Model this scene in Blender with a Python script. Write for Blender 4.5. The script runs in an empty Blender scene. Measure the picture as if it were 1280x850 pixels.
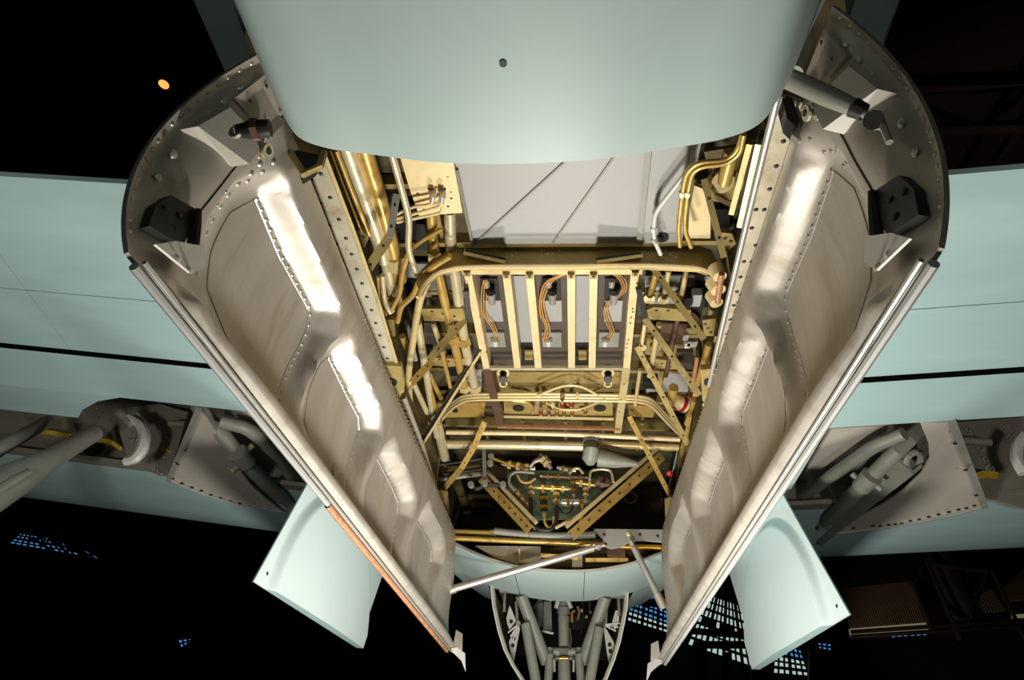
import bpy, bmesh, math, random
import numpy as np
from mathutils import Vector as V, Matrix
random.seed(7)
C = bpy.context.scene.collection

# ------------------------------------------------------------------ camera
YAW, PIT, ROL = math.radians(7.098), math.radians(36.109), math.radians(4.667)
FPX = 808.5
EYE = V((.137, 0, .6))
_cp, _sp, _cy, _sy = math.cos(PIT), math.sin(PIT), math.cos(YAW), math.sin(YAW)
FW = V((-_sy*_cp, _cy*_cp, _sp)); _R0 = V((_cy, _sy, 0)); _U0 = _R0.cross(FW)
RT = math.cos(ROL)*_R0 + math.sin(ROL)*_U0
UP = -math.sin(ROL)*_R0 + math.cos(ROL)*_U0
cam = bpy.data.cameras.new('camera'); co = bpy.data.objects.new('camera', cam); C.objects.link(co)
cam.sensor_width = 36; cam.lens = FPX/1280*36; cam.clip_start = .02; cam.clip_end = 300
m = Matrix.Identity(4)
for i in range(3):
    m[i][0], m[i][1], m[i][2], m[i][3] = RT[i], UP[i], -FW[i], EYE[i]
co.matrix_world = m
bpy.context.scene.camera = co

# ------------------------------------------------------------------ world, lamps, exposure
w = bpy.data.worlds.new('hangar_dark'); bpy.context.scene.world = w; w.use_nodes = True
w.node_tree.nodes['Background'].inputs[0].default_value = (.5, .6, .75, 1)
w.node_tree.nodes['Background'].inputs[1].default_value = .008
def area(name, loc, target, size, power, col=(1, .95, .87)):
    l = bpy.data.lights.new(name, 'AREA'); l.shape = 'DISK'; l.size = size; l.energy = power; l.color = col
    o = bpy.data.objects.new(name, l); C.objects.link(o); o.location = loc
    o.rotation_euler = (V(target)-V(loc)).to_track_quat('-Z', 'Y').to_euler()
    return o
area('work_fill_light', (.1, 2.5, .12), (0, 2.5, 2.8), .35, 82)
area('work_fill_light', (.05, 4.1, .12), (0, 4.0, 2.8), .35, 56)  # unseen second light, added to brighten the forward door walls and bay
def spot(name, loc, target, power, cone, col=(1, .96, .9)):
    l = bpy.data.lights.new(name, 'SPOT'); l.energy = power; l.color = col; l.spot_size = math.radians(cone); l.spot_blend = .6; l.shadow_soft_size = .25
    o = bpy.data.objects.new(name, l); C.objects.link(o); o.location = loc
    o.rotation_euler = (V(target)-V(loc)).to_track_quat('-Z', 'Y').to_euler()
spot('wing_fill', (-2.5, .1, .25), (-2.9, 3.9, 2.5), 165, 75)  # fill spot added to brighten the left wing underside and well
spot('wing_fill', (2.4, .1, .25), (2.6, 3.9, 2.5), 165, 75)  # matching added fill for the right wing
area('work_fill_light', (.1, -.9, .1), (0, .4, 1.8), .8, 6)  # weak unseen fill added under the rear belly
spot('hangar_fill', (14, 42, 3), (27, 50, 12), 2300, 60, (1, .75, .5))  # unseen fill added so the corrugated bays show faintly
spot('hangar_fill', (22, 14, 6), (19, 24, 25), 1500, 70, (1, .6, .4))  # unseen fill added to lift the roof trusses out of black
vs = bpy.context.scene.view_settings
vs.view_transform = 'Standard'; vs.look = 'None'; vs.gamma = 1; vs.use_curve_mapping = False; vs.exposure = 0

# ------------------------------------------------------------------ helpers
def ray(px, py): return FW + RT*((px-640)/FPX) + UP*((425-py)/FPX)
def at(px, py, x=None, y=None, z=None):
    d = ray(px, py)
    t = (x-EYE.x)/d.x if x is not None else (y-EYE.y)/d.y if y is not None else (z-EYE.z)/d.z
    return EYE + d*t
def Z(z, *pts): return [at(p[0], p[1], z=(p[2] if len(p) > 2 else z)) for p in pts]
def Y(y, *pts): return [at(p[0], p[1], y=(p[2] if len(p) > 2 else y)) for p in pts]
def mpp(p): return (p-EYE).dot(FW)/FPX          # metres per pixel at a point

def lin(r, g, b):
    f = lambda c: (c/255/12.92 if c <= 10 else ((c/255+.055)/1.055)**2.4)
    return (f(r), f(g), f(b))
MAT = {}
def mk(name, rgb, metal=0, rough=.5, var=.12, scale=6, bump=0, stain=None, stain_amt=.5, emit=None, estr=0, fine=0, stretch=(1, 1, 1)):
    ma = bpy.data.materials.new(name); ma.use_nodes = True; nt = ma.node_tree; b = nt.nodes['Principled BSDF']
    c = lin(*rgb)
    b.inputs['Metallic'].default_value = metal; b.inputs['Roughness'].default_value = rough
    b.inputs['Base Color'].default_value = (*c, 1)
    if emit:
        b.inputs['Emission Color'].default_value = (*lin(*emit), 1); b.inputs['Emission Strength'].default_value = estr
    if var or stain or bump:
        tc = nt.nodes.new('ShaderNodeTexCoord'); mp = nt.nodes.new('ShaderNodeMapping'); mp.inputs['Scale'].default_value = stretch
        nt.links.new(tc.outputs['Object'], mp.inputs['Vector'])
        n = nt.nodes.new('ShaderNodeTexNoise'); n.inputs['Scale'].default_value = scale; n.inputs['Detail'].default_value = 6; n.inputs['Roughness'].default_value = .62
        nt.links.new(mp.outputs[0], n.inputs['Vector'])
        r = nt.nodes.new('ShaderNodeValToRGB')
        r.color_ramp.elements[0].position = .3; r.color_ramp.elements[1].position = .7
        r.color_ramp.elements[0].color = (*[k*(1-var) for k in c], 1); r.color_ramp.elements[1].color = (*[min(1, k*(1+var)) for k in c], 1)
        nt.links.new(n.outputs['Fac'], r.inputs[0]); out = r.outputs[0]
        if stain:
            n2 = nt.nodes.new('ShaderNodeTexNoise'); n2.inputs['Scale'].default_value = scale*.9+2; n2.inputs['Detail'].default_value = 8; n2.inputs['Roughness'].default_value = .7
            nt.links.new(mp.outputs[0], n2.inputs['Vector'])
            r2 = nt.nodes.new('ShaderNodeValToRGB'); r2.color_ramp.elements[0].position = .52; r2.color_ramp.elements[1].position = .68
            r2.color_ramp.elements[1].color = (stain_amt,)*3+(1,)
            nt.links.new(n2.outputs['Fac'], r2.inputs[0])
            mx = nt.nodes.new('ShaderNodeMix'); mx.data_type = 'RGBA'
            nt.links.new(r2.outputs[0], mx.inputs[0]); nt.links.new(out, mx.inputs[6]); mx.inputs[7].default_value = (*lin(*stain), 1); out = mx.outputs[2]
        nt.links.new(out, b.inputs['Base Color'])
        mr = nt.nodes.new('ShaderNodeMapRange'); mr.inputs[3].default_value = rough*.85; mr.inputs[4].default_value = min(1, rough*1.2)
        nt.links.new(n.outputs['Fac'], mr.inputs[0]); nt.links.new(mr.outputs[0], b.inputs['Roughness'])
        if bump:
            bn = nt.nodes.new('ShaderNodeBump'); bn.inputs['Strength'].default_value = bump; bn.inputs['Distance'].default_value = .01
            if fine:
                n3 = nt.nodes.new('ShaderNodeTexNoise'); n3.inputs['Scale'].default_value = fine; n3.inputs['Detail'].default_value = 4
                nt.links.new(mp.outputs[0], n3.inputs['Vector']); nt.links.new(n3.outputs['Fac'], bn.inputs['Height'])
            else: nt.links.new(n.outputs['Fac'], bn.inputs['Height'])
            nt.links.new(bn.outputs[0], b.inputs['Normal'])
    MAT[name] = ma; return ma
mk('blue_paint', (182, 202, 197), 0, .52, .05, 2.2, bump=.04, fine=3)
mk('blue_wing', (160, 188, 187), 0, .5, .07, 1.8, stain=(172, 195, 190), stain_amt=.35, stretch=(.5, 2.5, 1))
mk('blue_door', (214, 228, 227), 0, .4, .03, 1.5)
mk('silver', (178, 172, 161), .55, .45, .12, 3, bump=.05, fine=18, stain=(146, 132, 108), stain_amt=.5, stretch=(1, 2.4, .5))
mk('silver_floor', (168, 162, 152), .55, .44, .11, 4, bump=.05, fine=14, stain=(140, 128, 108), stain_amt=.45, stretch=(.5, 2.2, .35))
mk('silver_bright', (205, 202, 195), .7, .33, .06, 8)
mk('rivet_metal', (190, 186, 176), .75, .34, .05, 20)
mk('grey_plate', (158, 158, 154), .1, .5, .05, 4, bump=.02, fine=6)
mk('gear_grey', (136, 137, 126), .1, .5, .12, 8, bump=.04, fine=25)
mk('well_grey', (132, 127, 114), .1, .5, .12, 5)
mk('well_panel', (180, 174, 162), .08, .48, .06, 3, bump=.08, fine=4)
mk('dark_steel', (52, 52, 48), .5, .45, .15, 8)
mk('black_steel', (26, 27, 26), .3, .45, .1, 8)
mk('black_rubber', (22, 21, 19), 0, .5, .1, 10)
mk('olive', (168, 148, 92), .35, .40, .18, 5, stain=(95, 76, 34), stain_amt=.6, bump=.05, fine=30)
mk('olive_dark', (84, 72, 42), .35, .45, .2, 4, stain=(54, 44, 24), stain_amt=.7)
mk('bulkhead_shade', (58, 50, 30), .2, .55, .25, 3, stain=(34, 28, 16), stain_amt=.7)  # colour darkened to stand in for shade in the deep forward void
mk('rack_brown', (86, 76, 66), .3, .5, .15, 8)
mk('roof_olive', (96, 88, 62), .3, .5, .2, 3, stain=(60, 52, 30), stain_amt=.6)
mk('gold', (206, 172, 96), .5, .33, .15, 7, stain=(140, 98, 36), stain_amt=.6, bump=.03, fine=30)
mk('gold_pale', (220, 200, 146), .4, .36, .10, 6, stain=(168, 120, 48), stain_amt=.45)
mk('gold_cream', (230, 210, 160), .25, .4, .08, 8, stain=(190, 138, 60), stain_amt=.35)
mk('tube_cream', (214, 202, 164), .45, .34, .10, 7, stain=(150, 114, 52), stain_amt=.45)
mk('brass', (206, 160, 62), .85, .27, .12, 12)
mk('bronze_brown', (104, 78, 62), .35, .45, .12, 6)
mk('copper_strip', (176, 128, 92), .25, .55, .3, 30, stain=(120, 84, 58), stain_amt=.7)
mk('sill', (196, 188, 164), .45, .42, .12, 7, stain=(146, 104, 44), stain_amt=.55, bump=.05, fine=40)
mk('green_panel', (84, 98, 74), .1, .5, .12, 5)
mk('wire_orange', (196, 146, 80), 0, .5, .15, 20)
mk('wire_yellow', (196, 164, 38), 0, .5, .1, 20)
mk('red_cap', (150, 26, 22), 0, .4, 0)
mk('white_grey', (206, 204, 196), .1, .45, .05, 10)
mk('hangar_dark', (18, 17, 16), 0, .8, .2, .5)
mk('hangar_roof', (26, 20, 16), 0, .8, .2, .4)
mk('concrete', (30, 29, 28), 0, .8, .15, 1)
mk('truss', (30, 25, 20), 0, .7, .1, 1)
mk('corrugated', (104, 90, 76), .1, .6, .12, .8)
mk('glass_day_blue', (20, 40, 70), 0, .2, 0, emit=(80, 145, 205), estr=.8)
mk('glass_day_white', (60, 70, 70), 0, .2, 0, emit=(190, 214, 206), estr=.8)
mk('lamp_glow', (200, 130, 60), 0, .4, 0, emit=(255, 176, 84), estr=1.3)
mk('stripe_glow', (180, 180, 150), 0, .5, 0, emit=(130, 128, 104), estr=.45)  # pale trim stripe whose brightness is emitted by the material

class MB:
    def __init__(s): s.v = []; s.f = []; s.smooth = []
    def add(s, vs, fs, smooth=False):
        n = len(s.v); s.v += [V(p) for p in vs]; s.f += [tuple(n+i for i in f) for f in fs]; s.smooth += [smooth]*len(fs); return s
    def box(s, c, sx, sy, sz, ax=None):
        c = V(c); ax = ax or (V((1, 0, 0)), V((0, 1, 0)), V((0, 0, 1)))
        vs = [c+ax[0]*(sx/2*i)+ax[1]*(sy/2*j)+ax[2]*(sz/2*k) for i in (-1, 1) for j in (-1, 1) for k in (-1, 1)]
        return s.add(vs, [(0, 1, 3, 2), (4, 6, 7, 5), (0, 4, 5, 1), (2, 3, 7, 6), (0, 2, 6, 4), (1, 5, 7, 3)])
    def prism(s, pts, th):
        th = V(th); n = len(pts); vs = [V(p) for p in pts]+[V(p)+th for p in pts]
        fs = [tuple(range(n))[::-1], tuple(range(n, 2*n))]+[(i, (i+1) % n, n+(i+1) % n, n+i) for i in range(n)]
        return s.add(vs, fs)
    def bar(s, p0, p1, w, t, nrm=None):
        p0, p1 = V(p0), V(p1); d = (p1-p0); L = d.length; d.normalize()
        nrm = V(nrm) if nrm else (EYE-(p0+p1)/2)
        side = d.cross(nrm).normalized(); nn = side.cross(d).normalized()
        return s.box((p0+p1)/2, L, w, t, (d, side, nn))
    def channel(s, p0, p1, w, t, nrm=None, lip=None):
        """web plus two flanges: a pressed channel section"""
        p0, p1 = V(p0), V(p1); d = (p1-p0).normalized(); nrm = V(nrm) if nrm else (EYE-(p0+p1)/2)
        side = d.cross(nrm).normalized(); nn = side.cross(d).normalized(); lip = lip or w*.6; L = (p1-p0).length
        s.box((p0+p1)/2, L, w, t, (d, side, nn))
        for k in (-1, 1): s.box((p0+p1)/2+side*(k*(w/2-t/2))-nn*(lip/2+t/2), L, t, lip, (d, side, nn))
        return s
    def tube(s, pts, r, seg=10, cap=True):
        pts = [V(p) for p in pts]; n = len(pts); rs = r if isinstance(r, (list, tuple)) else [r]*n
        t0 = (pts[1]-pts[0]).normalized(); a = t0.orthogonal().normalized(); vs = []; pt = t0
        for i in range(n):
            t = (pts[min(i+1, n-1)]-pts[max(i-1, 0)]).normalized()
            q = pt.rotation_difference(t); a = (q @ a); a = (a-t*a.dot(t)).normalized(); b = t.cross(a); pt = t
            vs += [pts[i]+(a*math.cos(2*math.pi*k/seg)+b*math.sin(2*math.pi*k/seg))*rs[i] for k in range(seg)]
        fs = [(i*seg+k, i*seg+(k+1) % seg, (i+1)*seg+(k+1) % seg, (i+1)*seg+k) for i in range(n-1) for k in range(seg)]
        s.add(vs, fs, True)
        if cap:
            s.add([], []); b0 = len(s.v)-n*seg
            s.f += [tuple(b0+k for k in range(seg))[::-1], tuple(b0+(n-1)*seg+k for k in range(seg))]; s.smooth += [False, False]
        return s
    def cyl(s, p0, p1, r0, r1=None, seg=12): return s.tube([p0, p1], [r0, r0 if r1 is None else r1], seg)
    def hexnut(s, p0, p1, r):
        s.tube([p0, p1], r, 6)
        for i in range(6): s.smooth[-3-i] = False
        return s
    def rivet(s, p, n, r, seg=6):
        p, n = V(p), V(n).normalized(); a = n.orthogonal().normalized(); b = n.cross(a)
        vs = [p+(a*math.cos(6.2832*k/seg)+b*math.sin(6.2832*k/seg))*r for k in range(seg)]
        vs += [p+n*r*.38+(a*math.cos(6.2832*k/seg)+b*math.sin(6.2832*k/seg))*r*.66 for k in range(seg)]+[p+n*r*.55]
        fs = [(k, (k+1) % seg, seg+(k+1) % seg, seg+k) for k in range(seg)]+[(seg+k, seg+(k+1) % seg, 2*seg) for k in range(seg)]
        return s.add(vs, fs, True)
    def grid(s, P, smooth=True, flip=False):
        nu, nv = len(P), len(P[0]); vs = [p for r in P for p in r]
        fs = [(i*nv+j, (i+1)*nv+j, (i+1)*nv+j+1, i*nv+j+1) for i in range(nu-1) for j in range(nv-1)]
        if flip: fs = [f[::-1] for f in fs]
        return s.add(vs, fs, smooth)
    def disc(s, p, n, r, th, seg=18):
        n = V(n).normalized(); return s.cyl(V(p), V(p)+n*th, r, r, seg)
    def ring(s, p, n, r, rt, seg=24):
        p = V(p); n = V(n).normalized(); a = n.orthogonal().normalized(); b = n.cross(a)
        return s.tube([p+(a*math.cos(6.2832*k/seg)+b*math.sin(6.2832*k/seg))*r for k in range(seg+1)], rt, 8, False)
    def build(s, name, mat, parent=None, label=None, cat=None, group=None, kind=None):
        if parent is None:
            xs = [p for p in s.v]; org = V([(min(p[i] for p in xs)+max(p[i] for p in xs))/2 for i in range(3)]); org.z = min(p.z for p in xs)
            wl = org
        else:
            wl = V(parent['_w']); org = None
        me = bpy.data.meshes.new(name); me.from_pydata([tuple(p-wl) for p in s.v], [], s.f)
        me.polygons.foreach_set('use_smooth', s.smooth); me.update()
        bm = bmesh.new(); bm.from_mesh(me); bmesh.ops.recalc_face_normals(bm, faces=bm.faces); bm.to_mesh(me); bm.free()
        try: me.set_sharp_from_angle(angle=math.radians(42))
        except Exception: pass
        me.materials.append(MAT[mat])
        o = bpy.data.objects.new(name, me); C.objects.link(o)
        if parent is not None: o.parent = parent
        else: o.location = org
        o['_w'] = tuple(wl)
        ALL.append(o)
        if label: o['label'] = label
        if cat: o['category'] = cat
        if group: o['group'] = group
        if kind: o['kind'] = kind
        return o
ALL = []
def thing(name, loc, label, cat, group=None, kind=None):
    o = bpy.data.objects.new(name, None); C.objects.link(o); o.location = loc; o['_w'] = tuple(loc); o.empty_display_size = .05
    if label: o['label'] = label
    if cat: o['category'] = cat
    if group: o['group'] = group
    if kind: o['kind'] = kind
    ALL.append(o); return o
def fillet(pts, n=5, k=.35):
    """round the inner corners of a polyline"""
    pts = [V(p) for p in pts]
    if len(pts) < 3: return pts
    out = [pts[0]]
    for i in range(1, len(pts)-1):
        a, b, c = pts[i-1], pts[i], pts[i+1]
        p = b+(a-b)*k; q = b+(c-b)*k
        for j in range(n+1):
            t = j/n; out.append(p*(1-t)**2+b*2*t*(1-t)+q*t*t)
    return out+[pts[-1]]
def pipe(label, pts, rpx, mat, group=None, name='pipe', cat='pipe', clamps=(), seg=10):
    r = rpx*mpp(pts[len(pts)//2]); path = fillet(pts); mb = MB().tube(path, r, seg)
    if not clamps: return mb.build(name, mat, None, label, cat, group)
    t = thing(name, pts[-1], label, cat, group); mb.build('tube', mat, t)
    for k, mt in clamps:
        i = min(int(k*(len(pts)-1)), len(pts)-2); f = k*(len(pts)-1)-i; c = pts[i].lerp(pts[i+1], f); d = (pts[i+1]-pts[i]).normalized()
        MB().hexnut(c-d*r*1.1, c+d*r*1.1, r*1.45).build('collar', mt, t)
    return t

# ================================================================== SETTING: the dark hangar
MB().box((0, 20, -.05), 140, 120, .1).build('floor', 'concrete', kind='structure')
MB().box((0, 20, 26), 140, 120, .2).build('ceiling', 'hangar_roof', kind='structure')
MB().box((0, 62, 13), 140, .3, 26).build('wall_front', 'hangar_dark', kind='structure')
MB().box((-60, 20, 13), .3, 120, 26).build('wall_left', 'hangar_dark', kind='structure')
MB().box((60, 20, 13), .3, 120, 26).build('wall_right', 'hangar_dark', kind='structure')
MB().box((0, -38, 13), 140, .3, 26).build('wall_back', 'hangar_dark', kind='structure')
_wn = [0]
def window(corners, nx, ny, mats, bar=.13):
    """a glazed window in a wall plane: frame with glazing bars, every pane its own sub-part"""
    _wn[0] += 1
    a, b, c, d = corners   # tl tr br bl
    o = thing('window_%d' % _wn[0], tuple((a+b+c+d)/4), None, None, kind='structure')
    P = lambda u, v: a.lerp(b, u).lerp(d.lerp(c, u), v)
    n = (b-a).cross(d-a).normalized()
    if n.dot(EYE-a) < 0: n = -n
    fr = MB()
    for i in range(nx+1): fr.bar(P(i/nx, 0)+n*.05, P(i/nx, 1)+n*.05, bar*(1.8 if i % 3 == 0 else 1), .1, n)
    for j in range(ny+1): fr.bar(P(0, j/ny)+n*.05, P(1, j/ny)+n*.05, bar*(1.6 if j % 2 == 0 else 1), .1, n)
    fr.build('window_frame', 'black_steel', o)
    for i in range(nx):
        for j in range(ny):
            if callable(mats): mt = mats(i, j)
            else: mt = mats
            if mt: MB().add([P(i/nx, j/ny), P((i+1)/nx, j/ny), P((i+1)/nx, (j+1)/ny), P(i/nx, (j+1)/ny)], [(0, 1, 2, 3)]).build('pane', mt, o)
YW = 55
window(Y(YW, (790, 733), (835, 752), (835, 792), (783, 776)), 8, 7, lambda i, j: 'glass_day_white' if j >= 5 else 'glass_day_blue')
window(Y(YW, (885, 742), (930, 758), (952, 838), (858, 806)), 12, 7, lambda i, j: None if (j in (3,) and i % 4) else 'glass_day_white')
window(Y(YW, (968, 802), (1002, 812), (1012, 846), (965, 842)), 6, 5, lambda i, j: 'glass_day_blue' if j < 2 else 'glass_day_white')
window(Y(YW, (1020, 802), (1040, 804), (1040, 815), (1022, 812)), 3, 2, 'glass_day_blue')
window(Y(YW, (1112, 792), (1160, 789), (1160, 795), (1112, 798)), 6, 1, 'glass_day_blue')
window(Y(YW, (1122, 803), (1150, 802), (1150, 805), (1122, 806)), 4, 1, 'glass_day_white')
window(Y(YW, (26, 666), (92, 676), (148, 704), (10, 680)), 16, 4, lambda i, j: 'glass_day_blue' if random.random() < .75 else None)
window(Y(YW, (221, 799), (242, 797), (240, 803), (226, 812)), 3, 2, 'glass_day_blue')
# corrugated wall bays on the right, faintly lit, with ribs, pillars and a rail
def corr(name, tl, tr, br, bl, n):
    cb = thing(name, tuple((tl+br)/2), None, None, kind='structure'); k = n
    rows = []
    nrm = (tr-tl).cross(bl-tl).normalized()
    for i in range(k*4+1):
        u = i/(k*4); off = nrm*(.12*math.sin(2*math.pi*u*k)); rows.append([tl.lerp(tr, u)+off, bl.lerp(br, u)+off])
    MB().grid(rows).build('corrugated_sheet', 'corrugated', cb)
corr('trim_1', *Y(50, (1050, 736), (1138, 727), (1162, 778), (1062, 786)), 34)
corr('trim_2', *Y(50, (1240, 712), (1300, 700), (1310, 748), (1256, 752)), 26)
corr('trim_3', *Y(52, (1205, 744), (1238, 738), (1256, 764), (1212, 768)), 12)
MB().prism(Y(50, (1062, 786), (1162, 778), (1166, 786), (1064, 796)), (0, .2, 0)).build('trim_4', 'stripe_glow', kind='structure')
MB().prism(Y(50, (1266, 768), (1310, 766), (1310, 775), (1268, 777)), (0, .2, 0)).build('trim_5', 'stripe_glow', kind='structure')
MB().tube(Y(48, (1175, 690), (1190, 730), (1212, 772)), [1.1, 1.0, .9], 14).build('trim_6', 'hangar_dark', kind='structure')
tr = MB()
for a, b in [((1155, 704), (1235, 714)), ((1235, 714), (1213, 770)), ((1155, 704), (1143, 728)), ((1160, 706), (1200, 800)), ((1240, 712), (1282, 800)), ((1140, 728), (1165, 790)), ((1064, 796), (1282, 782)), ((1064, 790), (1282, 775))]:
    tr.tube(Y(47, a, b), .13, 6)
tr.build('trim_7', 'truss', kind='structure')
# dark columns and beams in front of the windows
cb = MB()
for x0, x1, y0, y1 in [(872, 884, 805, 850), (905, 915, 815, 850), (940, 958, 815, 850), (1012, 1022, 780, 850)]:
    cb.prism(Y(50, (x0, y0), (x1, y0), (x1, y1+20), (x0, y1+20)), (0, .6, 0))
for a, b, ww in [((868, 806), (940, 806), .5), ((858, 788), (926, 794), .45), ((800, 752), (822, 755), .5)]:
    cb.bar(*Y(50, a, b), ww, .4)
cb.build('trim_8', 'black_steel', kind='structure')
# roof trusses
tr = MB()
for yy in (16, 24, 32):
    for x0 in range(-36, 36, 6):
        tr.bar((x0, yy, 25), (x0+6, yy, 25), .35, .3, (0, 0, -1)); tr.bar((x0, yy, 22.4), (x0+6, yy, 22.4), .35, .3, (0, 0, -1))
        tr.bar((x0, yy, 25), (x0+3, yy, 22.4), .22, .2, (0, -1, 0)); tr.bar((x0+3, yy, 22.4), (x0+6, yy, 25), .22, .2, (0, -1, 0))
for x0 in range(-36, 37, 9): tr.bar((x0, 10, 24.5), (x0, 40, 24.5), .3, .3, (0, 0, -1))
tr.build('trim_9', 'truss', kind='structure')
# hanging lamp top left
lp = at(205, 105, z=16)
t = thing('pendant_lamp', tuple(lp), 'small orange glowing pendant lamp high in the dark at upper left', 'lamp')
MB().tube([lp+V((0, 0, .25)), lp+V((0, 0, .05)), lp], [.05, .13, .15], 16).build('lamp_shade', 'dark_steel', t)
MB().disc(lp-V((0, 0, .01)), (0, 0, -1), .135, .02).build('bulb', 'lamp_glow', t)
MB().cyl(lp+V((0, 0, .25)), V((lp.x, lp.y, 25.9)), .012, None, 6).build('cable', 'black_steel', t)

# ================================================================== FUSELAGE (aft part, upper shell, forward part)
def mirror_sec(h): return [(-x, z) for x, z in h[::-1]]+[(x, z) for x, z in h if x > 1e-6]
def smooth_sec(h, n=8):
    """Catmull-Rom through half-section points"""
    out = []
    for i in range(len(h)-1):
        p0 = h[i-1] if i else (-h[1][0], h[1][1]); p1, p2 = h[i], h[i+1]; p3 = h[i+2] if i+2 < len(h) else h[i+1]
        for k in range(n):
            t = k/n
            out.append(tuple(.5*((2*b)+(c-a)*t+(2*a-5*b+4*c-d)*t*t+(-a+3*b-3*c+d)*t**3) for a, b, c, d in zip(p0, p1, p2, p3)))
    return out+[h[-1]]
aft = [(0, 1.746), (.18, 1.757), (.34, 1.79), (.46, 1.82), (.55, 1.88), (.63, 2.03), (.72, 2.24), (.80, 2.42), (.89, 2.62), (.94, 2.85), (.96, 3.2), (.94, 3.7), (.8, 4.15), (.4, 4.35), (0, 4.4)]
fus = thing('fuselage', (0, 0, 1.746), 'pale blue grey rounded fuselage belly curving overhead behind the open bomb bay', 'aircraft')
S = smooth_sec(aft)
S = [(-x, z) for x, z in S[::-1]]+S[1:]
rows = []
for yy, sx, dz in [(-4.5, .55, .55), (-3, .75, .28), (-1.5, .9, .08), (-.5, .97, 0), (.3, 1, 0), (.6, 1, 0), (.8, 1, 0), (.9, 1, 0), (.918, .998, .002), (.925, .99, .010), (.925, .975, .03)]:
    cz = 2.9
    rows.append([V((x*sx, yy, (cz+(z-cz)*(sx if yy < .9 else (.99 if yy < .92 else sx)))+dz)) for x, z in S])
MB().grid(rows).build('belly_skin', 'blue_paint', fus)
hp = at(629, 79, z=1.746)
MB().disc(hp+V((0, 0, .004)), (0, 0, -1), .0075, .006, 14).build('drain_hole', 'black_rubber', fus, label='small black drain hole')
# rear bulkhead ring of the bay (faces forward)
inn = [V((x*.975, .925, 2.9+(z-2.9)*.975+.03)) for x, z in S]
inn2 = [V((x*.90, .93, 2.9+(z-2.9)*.90+.05)) for x, z in S]
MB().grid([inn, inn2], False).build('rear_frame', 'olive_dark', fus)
# upper shell alongside the bay
up = [(.94, 2.56), (.97, 2.75), (1.0, 3.0), (1.01, 3.3), (.98, 3.8), (.8, 4.25), (.4, 4.45), (0, 4.5)]
U = smooth_sec(up, 5)
U = U+[(-x, z) for x, z in U[::-1][1:]]
rows = [[V((x*k, yy, z+dz)) for x, z in U] for yy, k, dz in [(.90, .97, -.04), (1.3, 1, 0), (2.5, 1.03, .04), (4, 1.04, .06), (5.12, 1.02, .04)]]
MB().grid(rows).build('upper_skin', 'blue_paint', fus)
# forward fuselage with the nose gear opening
fwd = thing('forward_fuselage', (0, 5.1, 2.14), 'pale blue grey forward fuselage belly between bomb bay and nose gear', 'aircraft')
def fsec(k):
    """half section at station k (0 at bay, 1 at nose gear, 2 nose)"""
    A = [(0, 2.143), (.25, 2.155), (.48, 2.198), (.66, 2.255), (.80, 2.315), (.92, 2.38), (1.04, 2.55), (1.12, 3.0), (1.16, 3.4), (1.0, 4.0), (.5, 4.45), (0, 4.5)]
    B = [(0, 2.155), (.25, 2.17), (.44, 2.205), (.62, 2.25), (.76, 2.31), (.89, 2.355), (1.04, 2.44), (.95, 3.05), (1.0, 3.4), (.9, 3.9), (.45, 4.25), (0, 4.3)]
    D = [(0, 2.45), (.15, 2.46), (.28, 2.5), (.38, 2.56), (.46, 2.66), (.52, 2.78), (.56, 2.9), (.6, 3.05), (.6, 3.3), (.5, 3.6), (.25, 3.8), (0, 3.85)]
    a, b, t = (A, B, k) if k <= 1 else (B, D, k-1)
    return smooth_sec([(p[0]*(1-t)+q[0]*t, p[1]*(1-t)+q[1]*t) for p, q in zip(a, b)], 4)
st = [(5.10, 0), (5.3, .12), (5.5, .35), (5.7, .62), (5.9, .88), (6.05, 1.0)]
for nm, stl in (('belly_skin', st),):
    rows = []
    for yy, k in stl:
        h = fsec(k); rows.append([V((x, yy, z)) for x, z in [(-x, z) for x, z in h[::-1]]+h[1:]])
    # belly edge near the nose well curves: push the centre forward
    MB().grid(rows).build('belly_skin', 'blue_paint', fwd)
rows = []
for yy, k in [(6.05, 1.0), (6.6, 1.1), (7.4, 1.3), (8.2, 1.6), (9.0, 2.0)]:
    h = [p for p in fsec(k) if p[1] > 2.30+.1*(k-1) or yy > 8.5 and p[0] > .1]
    rows.append([V((x, yy, z)) for x, z in fsec(k)[13:]])
for sg in (-1, 1): MB().grid([[V((sg*p.x, p.y, p.z)) for p in r] for r in rows]).build('side_skin', 'blue_paint', fwd)
# skin seams and doubler edge on the forward belly
for px in (640, 731):
    h = fsec(0)
    pts = []
    for k in range(8):
        t = k/7; yy = 5.105+t*.9; kk = np.interp(yy, [s[0] for s in st], [s[1] for s in st]); x = at(px, 712, y=5.1).x
        hh = fsec(kk); z = np.interp(abs(x), [p[0] for p in hh[:20]], [p[1] for p in hh[:20]]); pts.append(V((x, yy, z-.0012)))
    MB().tube(pts, .003, 4).build('skin_seam', 'dark_steel', fwd)
# bay edge lip
MB().tube([V((x, 5.10, z-.004)) for x, z in ([(-x, z) for x, z in fsec(0)[:18][::-1]]+fsec(0)[1:18])], .010, 6).build('opening_lip', 'silver', fwd)

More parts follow.
